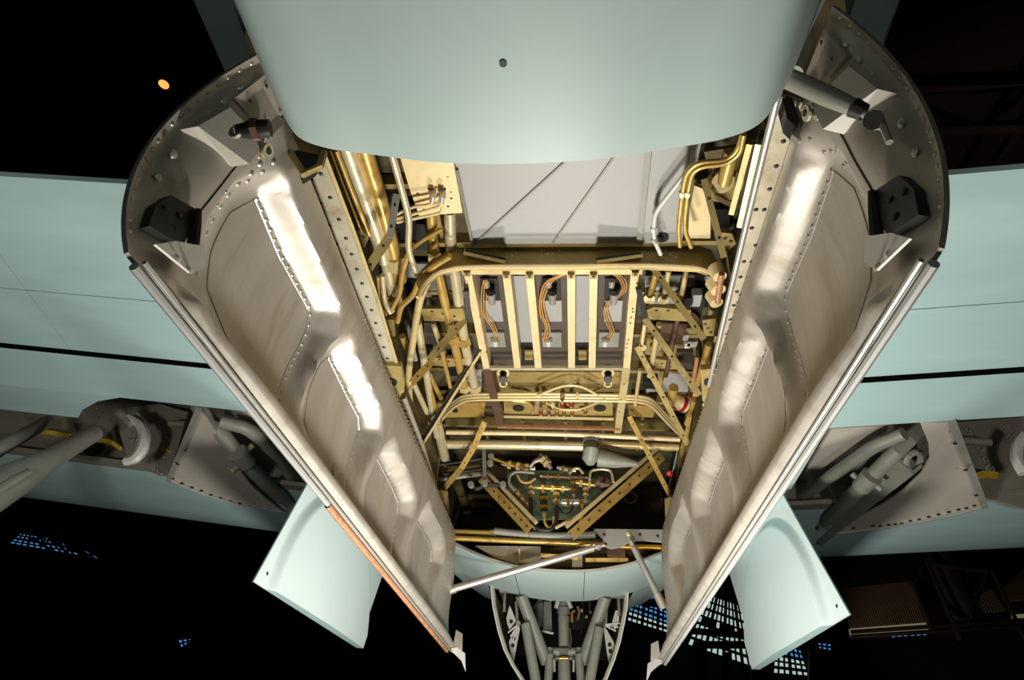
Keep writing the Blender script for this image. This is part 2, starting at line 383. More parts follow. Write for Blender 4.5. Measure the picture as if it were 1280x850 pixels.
# ================================================================== WINGS
def wing_profile():
    # (y, z) along the lower surface from trailing edge to leading edge, then over the top
    return [(1.73, 2.735), (2.88, 2.535), (2.91, 2.53), (3.22, 2.45), (4.28, 2.42), (4.65, 2.385), (5.0, 2.375), (5.3, 2.40), (5.52, 2.46), (5.70, 2.555), (5.83, 2.69), (5.87, 2.84), (5.8, 2.98), (5.4, 3.1), (4.2, 3.2), (2.9, 3.02), (1.73, 2.745)]
PR = wing_profile()
def dih(x): return .085*(abs(x)-2.1)
def wpt(s, x, y, z): return V((s*x, y-.02*(x-2.1), z+dih(x)))
for s, side in ((-1, 'left'), (1, 'right')):
    wt = thing('wing', (s*2.1, 3.5, 2.38), 'pale blue grey wing underside spreading out to the %s of the bomb bay' % side, 'aircraft wing')
    XS = [.95, 1.25, 1.5, 1.9, 2.4, 2.85, 3.2, 4.2, 7.0]
    # flap, in skin panels with narrow joints
    ylines = [1.735, 2.42, 2.425, 2.86]
    zf = lambda y: np.interp(y, [1.73, 2.88], [2.735, 2.535])
    fl = MB()
    for y0, y1 in ((1.735, 2.418), (2.424, 2.86)):
        for x0, x1 in ((.95, 2.78), (2.784, 7.0)):
            a = [wpt(s, x0, y0, zf(y0)), wpt(s, x1, y0, zf(y0)), wpt(s, x1, y1, zf(y1)), wpt(s, x0, y1, zf(y1))]
            fl.prism(a, (0, 0, .03))
    fl.prism([wpt(s, .95, 1.74, 2.745), wpt(s, 7, 1.74, 2.745), wpt(s, 7, 2.85, 2.99), wpt(s, .95, 2.85, 2.99)], (0, 0, .02))
    fl.build('flap', 'blue_wing', wt)
    # lower skin: gap -> well rear edge, and the leading edge
    sk = MB()
    rear = [(2.905, 2.531), (3.06, 2.49), (3.22, 2.45)]
    sk.grid([[wpt(s, x, y, z) for x in XS] for y, z in rear])
    for i in range(len(XS)-1):
        x0, x1 = XS[i], XS[i+1]
        if x1 <= 1.51 or x0 >= 5:      # skin continues across beside the well
            sk.grid([[wpt(s, x, y, z) for x in (x0, x1)] for y, z in [(3.22, 2.45), (3.75, 2.435), (4.28, 2.42)]])
    if s < 0:  # the well narrows outboard on the left
        sk.grid([[wpt(s, x, 3.22, 2.45) for x in (2.66, 2.85, 3.05, 3.2, 5.0)], [wpt(s, x, y, 2.45-.03*(y-3.22)) for x, y in ((2.66, 3.225), (2.85, 3.30), (3.05, 3.44), (3.16, 3.56), (5.0, 3.58))]])
    if s < 0:
        sk.grid([[wpt(s, x, 3.22, 2.45) for x in (5.0, 7)], [wpt(s, x, 3.58, 2.44) for x in (5., 7)]])
    sk.build('lower_skin', 'blue_wing', wt)
    le = MB(); prof = [p for p in PR if p[0] >= 4.28][0:]
    top = PR[4:16]
    le.grid([[wpt(s, x, y, z) for x in XS] for y, z in [(4.30, 2.42)]+PR[5:16]])
    le.build('leading_edge', 'blue_wing', wt)
    # black spar behind flap, coloured to give the gap its shadow
    MB().prism([wpt(s, .95, 2.80, 2.62), wpt(s, 7, 2.80, 2.62), wpt(s, 7, 2.95, 2.60), wpt(s, .95, 2.95, 2.60)], (0, 0, .05)).build('gap_shadow_spar', 'black_steel', wt)
    # wheel well box
    wb = MB()
    xi, xo = 1.5, 6.9
    wb.add([wpt(s, xi, 3.15, 2.98), wpt(s, xo, 3.15, 2.98), wpt(s, xo, 4.36, 2.98), wpt(s, xi, 4.36, 2.98)], [(0, 1, 2, 3)])                     # roof
    wb.add([wpt(s, xi, 4.36, 2.98), wpt(s, xo, 4.36, 2.98), wpt(s, xo, 4.33, 2.42), wpt(s, xi, 4.33, 2.42)], [(0, 1, 2, 3)])                     # front spar
    wb.add([wpt(s, xi, 3.15, 2.98), wpt(s, xo, 3.15, 2.98), wpt(s, xo, 3.21, 2.47), wpt(s, xi, 3.21, 2.47)], [(0, 1, 2, 3)])                     # rear spar
    wb.add([wpt(s, xi, 3.15, 2.98), wpt(s, xi, 4.36, 2.98), wpt(s, xi, 4.33, 2.42), wpt(s, xi, 3.21, 2.45)], [(0, 1, 2, 3)])
    wb.build('wheel_well', 'well_grey', wt)
    # well edge frame along the front lip
    MB().bar(wpt(s, 1.5, 4.26, 2.425), wpt(s, 6.5, 4.26, 2.425), .09, .03, (0, 0, -1)).build('well_edge', 'well_grey', wt)
    # fine rivets in the well
    rv = MB()
    for i in range(150):
        x = 1.9+random.random()*2.2; zz = 2.47+random.random()*.45
        rv.rivet(wpt(s, x, 4.325, zz), (0, -1, 0), .006, 5)
    rv.build('rivets', 'rivet_metal', wt, kind='stuff')

# fairing panels in the wheel wells (flush silver triangles) and gear struts
def PZ(*pts): return [at(a, b, z=(2.445 if b < 540 else 2.362+.083*max(0, (580-b)/40) if b < 580 else 2.362)) for a, b in pts]
tp = thing('well_fairing_panel', tuple(at(280, 600, z=2.362)), 'silver riveted triangular panel in the left wing wheel well', 'panel')
poly = PZ((247, 513), (213, 598), (224, 605), (262, 619), (302, 631), (352, 639), (330, 622), (312, 604), (300, 588), (284, 560), (279, 549), (273, 546), (258, 522))
MB().prism(poly, (0, 0, .012)).build('panel_sheet', 'well_panel', tp)
rv = MB()
for a in [(216, 598), (228, 604), (240, 609), (252, 613), (264, 618), (276, 622), (288, 626), (300, 629), (312, 632), (324, 634), (336, 636), (222, 580), (230, 562), (238, 543), (244, 527)]:
    rv.rivet(PZ(a)[0], (0, 0, -1), .014, 8)
rv.build('rivets', 'dark_steel', tp, kind='stuff')
MB().bar(*PZ((248, 512), (211, 600)), .035, .03).build('edge_angle', 'gear_grey', tp)
MB().tube(Z(2.352, (213, 600), (225, 606), (262, 620), (302, 632), (354, 640)), .008, 6).build('edge_bead', 'silver_bright', tp)
tp = thing('well_fairing_panel', tuple(at(1140, 610, z=2.362)), 'silver riveted panel with a teardrop cutout in the right wing wheel well', 'panel')
poly = PZ((1150, 528), (1190, 528), (1228, 632), (1200, 640), (1150, 651), (1100, 659), (1038, 667), (1058, 657), (1080, 644), (1105, 630), (1130, 613), (1152, 592), (1162, 574), (1161, 555))
MB().prism(poly, (0, 0, .012)).build('panel_sheet', 'well_panel', tp)
rv = MB()
for a in [(1218, 632), (1208, 635), (1198, 637), (1186, 640), (1173, 643), (1161, 646), (1149, 649), (1138, 651), (1127, 654), (1119, 655), (1111, 656), (1100, 657), (1091, 657), (1067, 660), (1052, 660), (1187, 538), (1194, 554), (1207, 587), (1220, 619)]:
    rv.rivet(PZ(a)[0], (0, 0, -1), .014, 8)
rv.build('rivets', 'dark_steel', tp, kind='stuff')
MB().bar(*PZ((1190, 527), (1231, 633)), .04, .03).build('edge_angle', 'gear_grey', tp)
MB().tube(Z(2.352, (1228, 634), (1200, 642), (1150, 653), (1100, 661), (1036, 668)), .008, 6).build('edge_bead', 'silver_bright', tp)
# liner behind the struts, right and left
MB().prism(Z(2.60, (1040, 536), (1145, 530), (1150, 640), (1010, 680), (1000, 600)), (0, 0, .02)).build('well_liner', 'well_panel', None, 'dull grey inner liner plate behind the struts of the right wheel well', 'panel')
MB().prism(Z(2.60, (280, 512), (330, 520), (380, 600), (372, 634), (330, 625), (290, 570)), (0, 0, .02)).build('well_liner', 'well_panel', None, 'dull grey inner liner plate behind the struts of the left wheel well', 'panel')

def strut(label, z, pts, rpx, knuckle, ymat='gear_grey', caps=True):
    P = Z(z, *pts); t = thing('gear_strut', tuple(P[-1]), label, 'strut')
    r = rpx*mpp(P[0]); n = len(P)
    rr = [r]*n; rr[-1] = r*.6
    MB().tube(P, rr, 16).build('tube', ymat, t)
    k = at(*knuckle, z=z-.02); d = (P[-1]-P[0]).normalized()
    MB().cyl(k-d*r*1.3, k+d*r*1.3, r*1.35, r*1.2, 14).build('knuckle', ymat, t)
    sd = d.cross(EYE-k).normalized()
    for q in (-1, 1): MB().cyl(k+sd*q*r*.7+d*q*r*.5, k+sd*q*r*1.9+d*q*r*.5, r*.42, r*.42, 10).build('lug', ymat, t)
    if caps:
        for q in (-1, 1): MB().disc(k+sd*q*r*1.9+d*q*r*.5, sd*q, r*.42, r*.2, 10).build('cap', 'wire_yellow', t, label='yellow marked fitting')
    e = MB().cyl(P[-1]-d*r*.8, P[-1]+d*r*.7, r*.85, r*.7, 12); e.build('end_fitting', ymat, t)
    return t
strut('grey drag strut with yellow marks crossing the left wheel well', 2.36, [(246, 506, 2.62), (280, 545, 2.44), (303, 574), (330, 602), (352, 622), (362, 630)], 9, (303, 573))
strut('pale grey drag strut with a jointed knuckle crossing the right wheel well', 2.36, [(1158, 527, 2.62), (1120, 565, 2.43), (1085, 600), (1062, 624), (1040, 645), (1030, 657)], 9.5, (1083, 602), caps=False)
pipe('dark grey curved tube behind the drag strut in the left wheel well', Z(2.48, (276, 527), (310, 535), (338, 560), (368, 600), (385, 625)), 8, 'gear_grey', name='gear_tube', cat='tube')
pipe('dark grey curved tube behind the drag strut in the right wheel well', Z(2.48, (1130, 542), (1095, 556), (1060, 580), (1025, 605), (990, 630)), 8, 'gear_grey', name='gear_tube', cat='tube')
MB().channel(*Z(2.40, (1128, 578), (1016, 670)), .17, .02, lip=.08).build('gear_channel', 'gear_grey', None, 'wide grey channel beam below the drag strut in the right wheel well', 'beam')
t = thing('actuator_eye', tuple(at(1140, 577, z=2.42)), 'round grey actuator eye fitting in the cutout of the right well panel', 'fitting')
MB().cyl(*Z(2.42, (1122, 578), (1136, 582)), .045, None, 14).build('rod', 'gear_grey', t)
MB().ring(at(1142, 575, z=2.42), (.3, -.6, -.8), .05, .02).build('eye', 'gear_grey', t)
# main gear legs at the far left
t = thing('landing_gear', tuple(at(0, 612, y=3.55)), 'long grey tapering main gear leg running out of frame at left', 'landing gear')
MB().tube([at(118, 541, y=4.0), at(60, 575, y=3.72), at(20, 598, y=3.6), at(-60, 650, y=3.4)], [.065, .075, .115, .125], 16).build('leg_tube', 'gear_grey', t)
MB().tube([at(38, 590, y=3.56), at(15, 603, y=3.5), at(-20, 624, y=3.42)], [.02, .03, .03], 8).build('leg_rib', 'gear_grey', t)
pipe('shorter grey brace beside the main gear leg at the left frame edge', [at(60, 527, y=4.0), at(15, 552, y=3.6), at(-30, 580, y=3.5)], 9, 'gear_grey', name='main_gear_brace', cat='strut')
# uplock hook and spar hole, wires, small fittings (left well)
hk = thing('uplock_hook', tuple(at(165, 575, y=4.0)), 'light grey C shaped uplock hook inside the left wheel well', 'hook')
hp_ = fillet([at(a, b, y=3.95) for a, b in [(160, 522), (176, 531), (182, 546), (178, 562), (169, 574), (156, 577)]], 4)
MB().tube(hp_, [.03+.012*math.sin(i/len(hp_)*3.1) for i in range(len(hp_))], 8).build('hook_arm', 'white_grey', hk)
MB().cyl(*[at(150, 515, y=3.95), at(165, 530, y=3.95)], .035, .03, 10).build('hook_pivot', 'gear_grey', hk)
MB().bar(at(170, 520, y=4.0), at(181, 537, y=4.0), .05, .03).build('hook_link', 'sill', hk)
MB().prism([at(a, b, y=4.2) for a, b in [(140, 510), (200, 505), (235, 515), (212, 595), (195, 592), (160, 575)]], (0, .03, 0)).build('well_web', 'well_grey', None, 'dark grey riveted web plate behind the hook in the left wheel well', 'panel')
rv = MB()
for i in range(46):
    u = random.random(); rv.rivet(at(150+u*70, 512+random.random()*(80 if u > .3 else 40), y=4.19), (0, -1, 0), .008, 5)
rv.build('well_rivet_heads', 'rivet_metal', None, 'scattered bright rivet heads on the web plate of the left wheel well', 'rivets', kind='stuff')
holec = at(118, 558, y=4.30)
MB().disc(holec+V((0, .0, 0)), (0, -1, 0), .082, .01, 24).build('lightening_hole', 'black_rubber', None, 'round black lightening hole in the spar of the left wheel well', 'hole')
for lab, pp in [('yellow wire bundle crossing the round hole in the left wheel well', [(106, 549), (120, 550), (137, 551), (151, 561)]), ('yellow wire bundle tucked at the top of the left wheel well', [(46, 538), (66, 541), (88, 545)]), ('short yellow wire bundle beside the silver triangular panel at left', [(201, 562), (208, 564), (216, 567)])]:
    t = thing('wire_bundle', tuple(at(*pp[-1], y=4.2)), lab, 'wires')
    for k in range(3): MB().tube(fillet([at(a, b+k*1.6-1.6, y=4.2+.01*k) for a, b in pp], 3), .009, 6).build('wire', 'wire_yellow', t)
# right well: web, rivets, wires, pipe, hook edge
MB().prism([at(a, b, y=4.2) for a, b in [(1192, 528), (1290, 520), (1300, 640), (1232, 622)]], (0, .03, 0)).build('well_web', 'well_grey', None, 'dark grey riveted web plate inside the right wheel well', 'panel')
rv = MB()
for i in range(46):
    v = random.random(); rv.rivet(at(1205+v*35+random.random()*12, 535+v*65, y=4.19), (0, -1, 0), .008, 5)
for i in range(12): rv.rivet(at(1255+random.random()*14, 532+random.random()*26, y=4.19), (0, -1, 0), .008, 5)
rv.build('well_rivet_heads', 'rivet_metal', None, 'scattered bright rivet heads on the web plate of the right wheel well', 'rivets', kind='stuff')
t = thing('wire_bundle', tuple(at(1225, 595, y=4.1)), 'yellow wire bundle in the right wheel well beside its silver panel', 'wires')
for k in range(4): MB().tube(fillet([at(a, b+k*2-2, y=4.1+.01*k) for a, b in [(1218, 595), (1232, 591), (1247, 594)]], 3), .010, 6).build('wire', 'wire_yellow', t)
pipe('short grey pipe stub inside the right wheel well', [at(1198, 550, y=4.1), at(1238, 553, y=4.1)], 5, 'gear_grey', name='well_pipe')
pipe('short grey pipe stub inside the left wheel well', [at(212, 529, y=4.1), at(232, 530, y=4.1)], 4, 'gear_grey', name='well_pipe')
MB().tube(fillet([at(a, b, y=3.95) for a, b in [(1280, 545), (1272, 556), (1270, 575), (1280, 592)]], 4), .035, 8).build('uplock_hook', 'white_grey', None, 'light grey hook at the right frame edge in the right wheel well', 'hook')

# ================================================================== GEAR DOORS (pale blue plates below the wings)
def gear_door(s, label, BR, BF, TF, TR, bul):
    t = thing('gear_door', tuple(((BR+BF)/2)), label, 'gear door')
    nu, nv = 150, 110; P = []; Q = []
    nrm = V((-s, 0, 0))
    for i in range(nu+1):
        u = i/nu; r = []; q = []
        for j in range(nv+1):
            v = j/nv; p = BR.lerp(BF, u).lerp(TR.lerp(TF, u), v)
            cy, cz, ry, rz = bul
            dd = math.sqrt(((p.y-cy)/ry)**2+((p.z-cz)/rz)**2)
            k = max(0, min(1, (1.0-dd)/.075)); h = .040*(k*k*(3-2*k))+.02*max(0, 1-dd)
            r.append(p+nrm*h); q.append(p-nrm*.008)
        P.append(r); Q.append(q)
    MB().grid(P).build('outer_skin', 'blue_door', t)
    e = MB().grid(Q, False)
    bd = [P[i][0] for i in range(nu+1)]+[P[nu][j] for j in range(1, nv+1)]+[P[i][nv] for i in range(nu-1, -1, -1)]+[P[0][j] for j in range(nv-1, -1, -1)]
    be = [Q[i][0] for i in range(nu+1)]+[Q[nu][j] for j in range(1, nv+1)]+[Q[i][nv] for i in range(nu-1, -1, -1)]+[Q[0][j] for j in range(nv-1, -1, -1)]
    e.grid([bd, be], False)
    e.build('inner_skin', 'blue_wing', t)
    MB().disc(BR.lerp(BF, .045)+(TR-BR)*.07+nrm*.001, nrm, .008, .004, 10).build('fastener', 'dark_steel', t)
    return t
gear_door(-1, 'flat pale blue wheel door hanging left behind the left bomb door', V((-1.43, 3.148, 1.432)), V((-1.43, 5.009, 1.494)), V((-1.43, 5.45, 2.40)), V((-1.43, 3.62, 2.42)), (4.22, 1.40, .93, .88))
gear_door(1, 'flat pale blue wheel door hanging right behind the right bomb door', V((1.43, 3.34, 1.462)), V((1.43, 5.168, 1.531)), V((1.43, 5.70, 2.40)), V((1.43, 4.03, 2.42)), (4.50, 1.45, .92, .86))

# ================================================================== BOMB BAY DOORS
LD = 5.077-.925
POLY = [
 ([(.35,.24),(.60,.27),(.91,.28),(.955,.36),(.96,.47),(.92,.68),(.885,.82),(.87,.875),(.80,.88),(.60,.875),(.47,.84),(.34,.74),(.31,.58),(.305,.38)], 6),
 ([(1.14,.33),(1.43,.35),(1.63,.37),(1.68,.42),(1.68,.50),(1.64,.68),(1.60,.86),(1.54,.90),(1.31,.895),(1.16,.86),(1.09,.75),(1.08,.58),(1.10,.40)], 6),
 ([(1.95,.42),(2.30,.44),(2.46,.48),(2.49,.55),(2.46,.68),(2.41,.86),(2.34,.905),(2.02,.90),(1.91,.84),(1.87,.70),(1.89,.50)], 6),
 ([(2.82,.42),(3.25,.42),(3.41,.46),(3.44,.53),(3.37,.70),(3.30,.86),(3.22,.905),(2.90,.90),(2.77,.84),(2.73,.70),(2.75,.52)], 6)]
DEP = .082
def pock(u, v):
    """1 in a pocket floor, 0 on the pan, smooth walls; v scaled to metres"""
    best = np.zeros_like(u); y = v*.98
    for poly, nwide in POLY:
        pts = [(a, b*.98) for a, b in poly]; n = len(pts)
        inside = np.zeros(u.shape, bool); ratio = np.full(u.shape, 1e9)
        for i in range(n):
            (x0, y0), (x1, y1) = pts[i], pts[(i+1) % n]
            c = ((y0 > y) != (y1 > y)) & (u < (x1-x0)*(y-y0)/((y1-y0) or 1e-9)+x0); inside ^= c
            t = np.clip(((u-x0)*(x1-x0)+(y-y0)*(y1-y0))/((x1-x0)**2+(y1-y0)**2), 0, 1)
            d = np.hypot(u-x0-t*(x1-x0), y-y0-t*(y1-y0))
            W = (.078 if poly[0][0] < 1 else .066) if i < nwide else .05
            if i >= n-3: W = .10
            elif i >= nwide: W = .035
            ratio = np.minimum(ratio, d/W)
        k = np.where(inside, 1, np.clip(1-ratio, 0, 1)); k = .8*k+.2*k*k*(3-2*k); k = k*np.clip((.905-v)/.03, 0, 1); best = np.maximum(best, k)
    return best
def door_frame(s):
    Hs = np.array([[.815, 2.40], [.91, 2.555]]) if s > 0 else np.array([[.757, 2.275], [.897, 2.44]])
    Fs = np.array([[.808, 1.497], [.770, 1.520]])
    bl = .10 if s > 0 else .135
    def base(u, v):
        k = u/LD; H = Hs[0]*(1-k)+Hs[1]*k; F = Fs[0]*(1-k)+Fs[1]*k; ch = F-H; n = np.array([-ch[1], ch[0]])/np.hypot(*ch)
        b = bl*max(0, 1-k)**1.5
        wv = .018*k*math.sin(v*6.28)
        p = H+ch*v+n*(b*4*v*(1-v)-wv)
        dp = ch+n*(b*4*(1-2*v)); nn = np.array([-dp[1], dp[0]])/np.hypot(*dp)
        return V((s*p[0], .925+u, p[1])), V((-s*nn[0], 0, -nn[1]))      # point on the outer skin, inward normal
    return base
def height(u, v):
    """inner skin height above the outer skin"""
    u = np.asarray(u, float); v = np.asarray(v, float)
    lo = np.clip((v-.42)/.44, 0, 1); hv = np.clip(v/.20, 0, 1); hv = hv*(2-hv)*(1-.72*lo*lo*(3-2*lo))                               # thin at the hinge, full depth further down
    hf = np.clip((LD-u)/.35, 0, 1); hf = .45+.55*hf*hf*(3-2*hf)
    a = np.clip((u-.20)/.50, 0, 1); a = np.maximum(.30+.70*a*a*(3-2*a), .9-(np.clip((u-.20)/.13, 0, 1))**2*.55)                   # shallow towards the rear end
    c = np.clip((u-.20)/.16, 0, 1); c = .9+.10*c*c*(3-2*c)
    m = np.clip((v-.20)/.12, 0, 1); m = m*m*(3-2*m)
    h = DEP*hv*hf*(c*(1-m)+a*m)*(1-pock(u, v))+.004
    rear = np.clip((u-.022)/.15, 0, 1); rear = 1-(1-rear)**2               # joggle down to the rear rim
    h = h*rear+.004*(1-rear)
    b = np.clip(1-np.abs(v-.952)/.033, 0, 1); fade = np.clip((u-.17)/.06, 0, 1)
    h = h+.030*np.sqrt(np.clip(1-(1-b)**2, 0, 1))*fade                     # rolled bead along the free edge
    e = np.clip((v-.985)/.015, 0, 1); h = h*(1-.75*e)
    return h
US = np.concatenate([np.array([0, .008, .016, .024, .032]), np.arange(.045, 4.14, .0175), np.array([4.15])])
VS = np.concatenate([np.arange(0, .80, .0135), np.arange(.80, 1.0005, .0075)])
def make_door(s, label):
    base = door_frame(s)
    uu, vv = np.meshgrid(US, VS, indexing='ij'); hh = height(uu, vv)
    b0, n0 = base(2.0, 1.0)
    t = thing('bomb_bay_door', tuple(b0), label, 'bomb bay door', None)
    P = []; Q = []
    for i, u in enumerate(US):
        r = []; q = []
        for j, v in enumerate(VS):
            p, n = base(u, v); r.append(p+n*hh[i, j]); q.append(p-n*.007)
        P.append(r); Q.append(q)
    MB().grid(P).build('inner_pan', 'silver', t)
    o = MB().grid([q[::6]+[q[-1]] for q in Q[::4]+[Q[-1]]])
    nu, nv = len(US), len(VS)
    def loop(G): return [G[i][0] for i in range(nu)]+[G[nu-1][j] for j in range(1, nv)]+[G[i][nv-1] for i in range(nu-2, -1, -1)]+[G[0][j] for j in range(nv-2, -1, -1)]
    o.build('outer_skin', 'blue_paint', t)
    MB().grid([loop(P), loop(Q)], False).build('rim', 'gear_grey', t)
    def on(u, v, e=0):
        p, n = base(u, v); return p+n*(float(height(u, v))+e), n
    # raised seam wire round each pocket floor
    rv = MB(); sm = []
    for poly, nw in POLY:
        cu = sum(a for a, b in poly)/len(poly); cv = sum(b for a, b in poly)/len(poly)
        def shr(q, d):
            L = math.hypot(q[0]-cu, q[1]-cv); return (q[0]-(q[0]-cu)*d/L, q[1]-(q[1]-cv)*d/L)
        pr = [shr(q, .008) for q in poly]; ps = [shr(q, .028) for q in poly]
        for i in range(len(poly)):
            (u0, v0), (u1, v1) = pr[i], pr[(i+1) % len(poly)]
            L = math.hypot(u1-u0, (v1-v0)*.98)
            if i < nw:
                n = max(1, int(L/.038))
                for k in range(n):
                    f = (k+.5)/n; p, nn = on(u0+(u1-u0)*f, v0+(v1-v0)*f); rv.rivet(p, nn, .0078)
        sp = [on(u, v, .0005)[0] for a, b in zip(ps, ps[1:]+ps[:1]) for u, v in [(a[0]+(b[0]-a[0])*q/6, a[1]+(b[1]-a[1])*q/6) for q in range(6)]]
        sm.append(sp+[sp[0]])
    for sp in sm: MB().tube(sp, .0022, 5, False).build('pocket_seam', 'silver_bright', t)
    # rows along the rear joggle (two staggered), rim, hinge edge and front edge
    rA = [(.294,.696),(.29,.64),(.282,.579),(.274,.523),(.265,.459),(.257,.403),(.251,.344),(.246,.283),(.242,.228),(.237,.168),(.30,.755),(.275,.289),(.271,.229),(.269,.17)]
    rB = [(.338,.142),(.308,.18),(.335,.216),(.299,.261),(.327,.304),(.295,.333),(.293,.406),(.293,.475),(.293,.538),(.295,.607),(.30,.67),(.305,.73)]
    for u, v in (rA if s < 0 else rB):
        p, nn = on(u-.012, v); rv.rivet(p, nn, .0105, 8)
        if (u*1000) % 3 < 2: p, nn = on(u-.06, v-.012); rv.rivet(p, nn, .0055)
    for k in range(20):
        v = .04+.86*k/19; p, nn = on(.014, v); rv.rivet(p, nn, .0075)
    MB().tube([on(.178, .12+.68*q/30, .001)[0] for q in range(31)], .0022, 5, False).build('joggle_seam', 'dark_steel', t)
    for k in range(60):
        u = 1.2+2.9*k/59
        for v in (.05, .10)+((.16,) if u > 2.2 else ()): p, nn = on(u, v); rv.rivet(p, nn, .0085)
    for k in range(22):
        v = .1+.78*k/21
        for u in (3.62, 4.0, 4.1): p, nn = on(u, v); rv.rivet(p, nn, .0085)
    rv.build('rivets', 'rivet_metal', t, kind='stuff')
    for v in (.12, .2, .28, .36, .5, .62):
        p, nn = on(.05+.01*(v*100 % 2), v); MB().rivet(p, nn, .014, 8).build('bolt_head', 'rivet_metal', t)
    # edge seal below the bead: pale rear length and copper front length on the left, pale on the right
    def edge(u0, u1, off, r):
        return MB().tube([base(u, 1.0)[0]+base(u, 1.0)[1]*off+V((0, 0, -.008)) for u in np.linspace(u0, u1, 24)], r, 8)
    edge(0.03, 1.35 if s < 0 else 4.13, .0, .011).build('edge_seal', 'grey_plate', t)
    if s < 0: edge(1.36, 4.1, -.004, .013).build('edge_seal', 'copper_strip', t, label='worn copper coloured edge seal')
    edge(.03, 4.14, .022, .006).build('edge_strip', 'silver_bright', t)
    # rear corner box fitting: pale gusset plate with a black block above it
    n_ = base(.1, .9)[1]
    gp = [on(.04, .94)[0], on(.10, .86)[0], on(.165, .80)[0], on(.20, .76)[0], on(.225, .83)[0], on(.16, .92)[0]]
    MB().prism([p+n_*(.030+.012*k) for p, k in zip(gp, (0, .5, 1, 1, .9, .3))], n_*.006).build('corner_gusset', 'white_grey', t, label='pale corner gusset plate')
    for u, v in ((.105, .925), (.155, .915)):
        p, nn = on(u, v); MB().rivet(p+n_*.040, n_, .012, 8).build('gusset_bolt', 'silver_bright', t)
    bb = [on(.04, .86)[0], on(.10, .835)[0], on(.155, .80)[0], on(.165, .72)[0], on(.145, .65)[0], on(.075, .68)[0], on(.05, .76)[0]]
    blk = MB().prism([p+n_*.002 for p in bb], n_*.022).build('latch_block', 'black_steel', t, label='black latch block')
    horn = [on(.148, .65)[0], on(.165, .70)[0], on(.18, .76)[0], on(.185, .82)[0], on(.165, .86)[0]]
    MB().tube([p+n_*.03 for p in horn], [.008, .013, .016, .013, .004], 8).build('latch_horn', 'black_steel', t)
    for u, v in ((.075, .74), (.115, .72), (.115, .78)):
        p, nn = on(u, v); MB().rivet(p+n_*.024, n_, .010, 8).build('latch_bolt', 'dark_steel', blk)
    # bracket for the door jack: a pressed box with a pierced lug
    n_ = base(.1, .3)[1]
    lo = [on(.03, .40)[0], on(.05, .19)[0], on(.15, .20)[0], on(.165, .36)[0]]
    a_, b_, c_, d_ = [p+n_*.004 for p in lo]; m1 = a_.lerp(b_, .18)+n_*.03; m2 = a_.lerp(b_, .85)+n_*.03; e1 = d_.lerp(c_, .2)+n_*.045; e2 = d_.lerp(c_, .9)+n_*.045
    MB().add([a_, b_, c_, d_, m1, m2, e2, e1], [(4, 5, 6, 7), (0, 1, 5, 4), (1, 2, 6, 5), (2, 3, 7, 6), (3, 0, 4, 7), (3, 2, 1, 0)]).build('jack_bracket', 'well_panel', t)
    lug = MB(); lc = e2.lerp(e1, .2)+V((0, .01, 0))
    for q in (-.014, .014): lug.cyl(lc+n_*(q-.004), lc+n_*(q+.004), .022, .022, 14)
    lug.build('jack_lug', 'sill', t); MB().cyl(lc-n_*.022, lc+n_*.022, .009, .009, 10).build('jack_pin', 'dark_steel', t)
    b2 = [on(.20, .02)[0], on(.045, .03)[0], on(.045, .17)[0], on(.17, .17)[0]]
    dp = MB().prism([p+n_*.012 for p in b2], n_*.010).build('doubler_plate', 'silver', t)
    for u, v in ((.07, .05), (.17, .05), (.07, .14), (.15, .14)):
        p, nn = on(u, v); MB().rivet(p+n_*.022, n_, .007, 8).build('doubler_rivet', 'dark_steel', dp)
    # access disc on the second pocket of the left door
    if s < 0:
        p, nn = on(1.48, .80); dm = MB().disc(p, nn, .045, .004, 20)
        for k in range(10): dm.rivet(p+nn*.004+V((0, math.cos(k*.628), 0))*.038+nn.cross(V((0, 1, 0)))*math.sin(k*.628)*.038, nn, .005)
        dm.build('access_disc', 'silver', t)
    # torn tab at the front lower corner
    c0, n0 = base(4.12, .99); n0 = V(n0)
    tab = [c0+V((0, .00, .00)), c0+n0*.06+V((0, .02, .01)), c0+n0*.12+V((0, .05, -.03)), c0+n0*.135+V((0, .07, -.15)), c0+n0*.10+V((0, .05, -.08)), c0+n0*.05+V((0, .03, -.035))]
    tb = MB().prism(tab, (0, .012, 0)).build('corner_tab', 'silver_bright', t)
    MB().prism([c0+n0*.03+V((0, .02, .0)), c0+n0*.10+V((0, .03, -.01)), c0+n0*.09+V((0, .03, .10)), c0+n0*.04+V((0, .02, .13))], (0, .012, 0)).build('corner_lug', 'silver', t)
    return t, base, on
DL, baseL, onL = make_door(-1, 'left silver bomb bay door, inner side with four pressed pockets, copper strip on its lower edge')
DR, baseR, onR = make_door(1, 'right silver bomb bay door, inner side with four pressed pockets, jack at its rear')

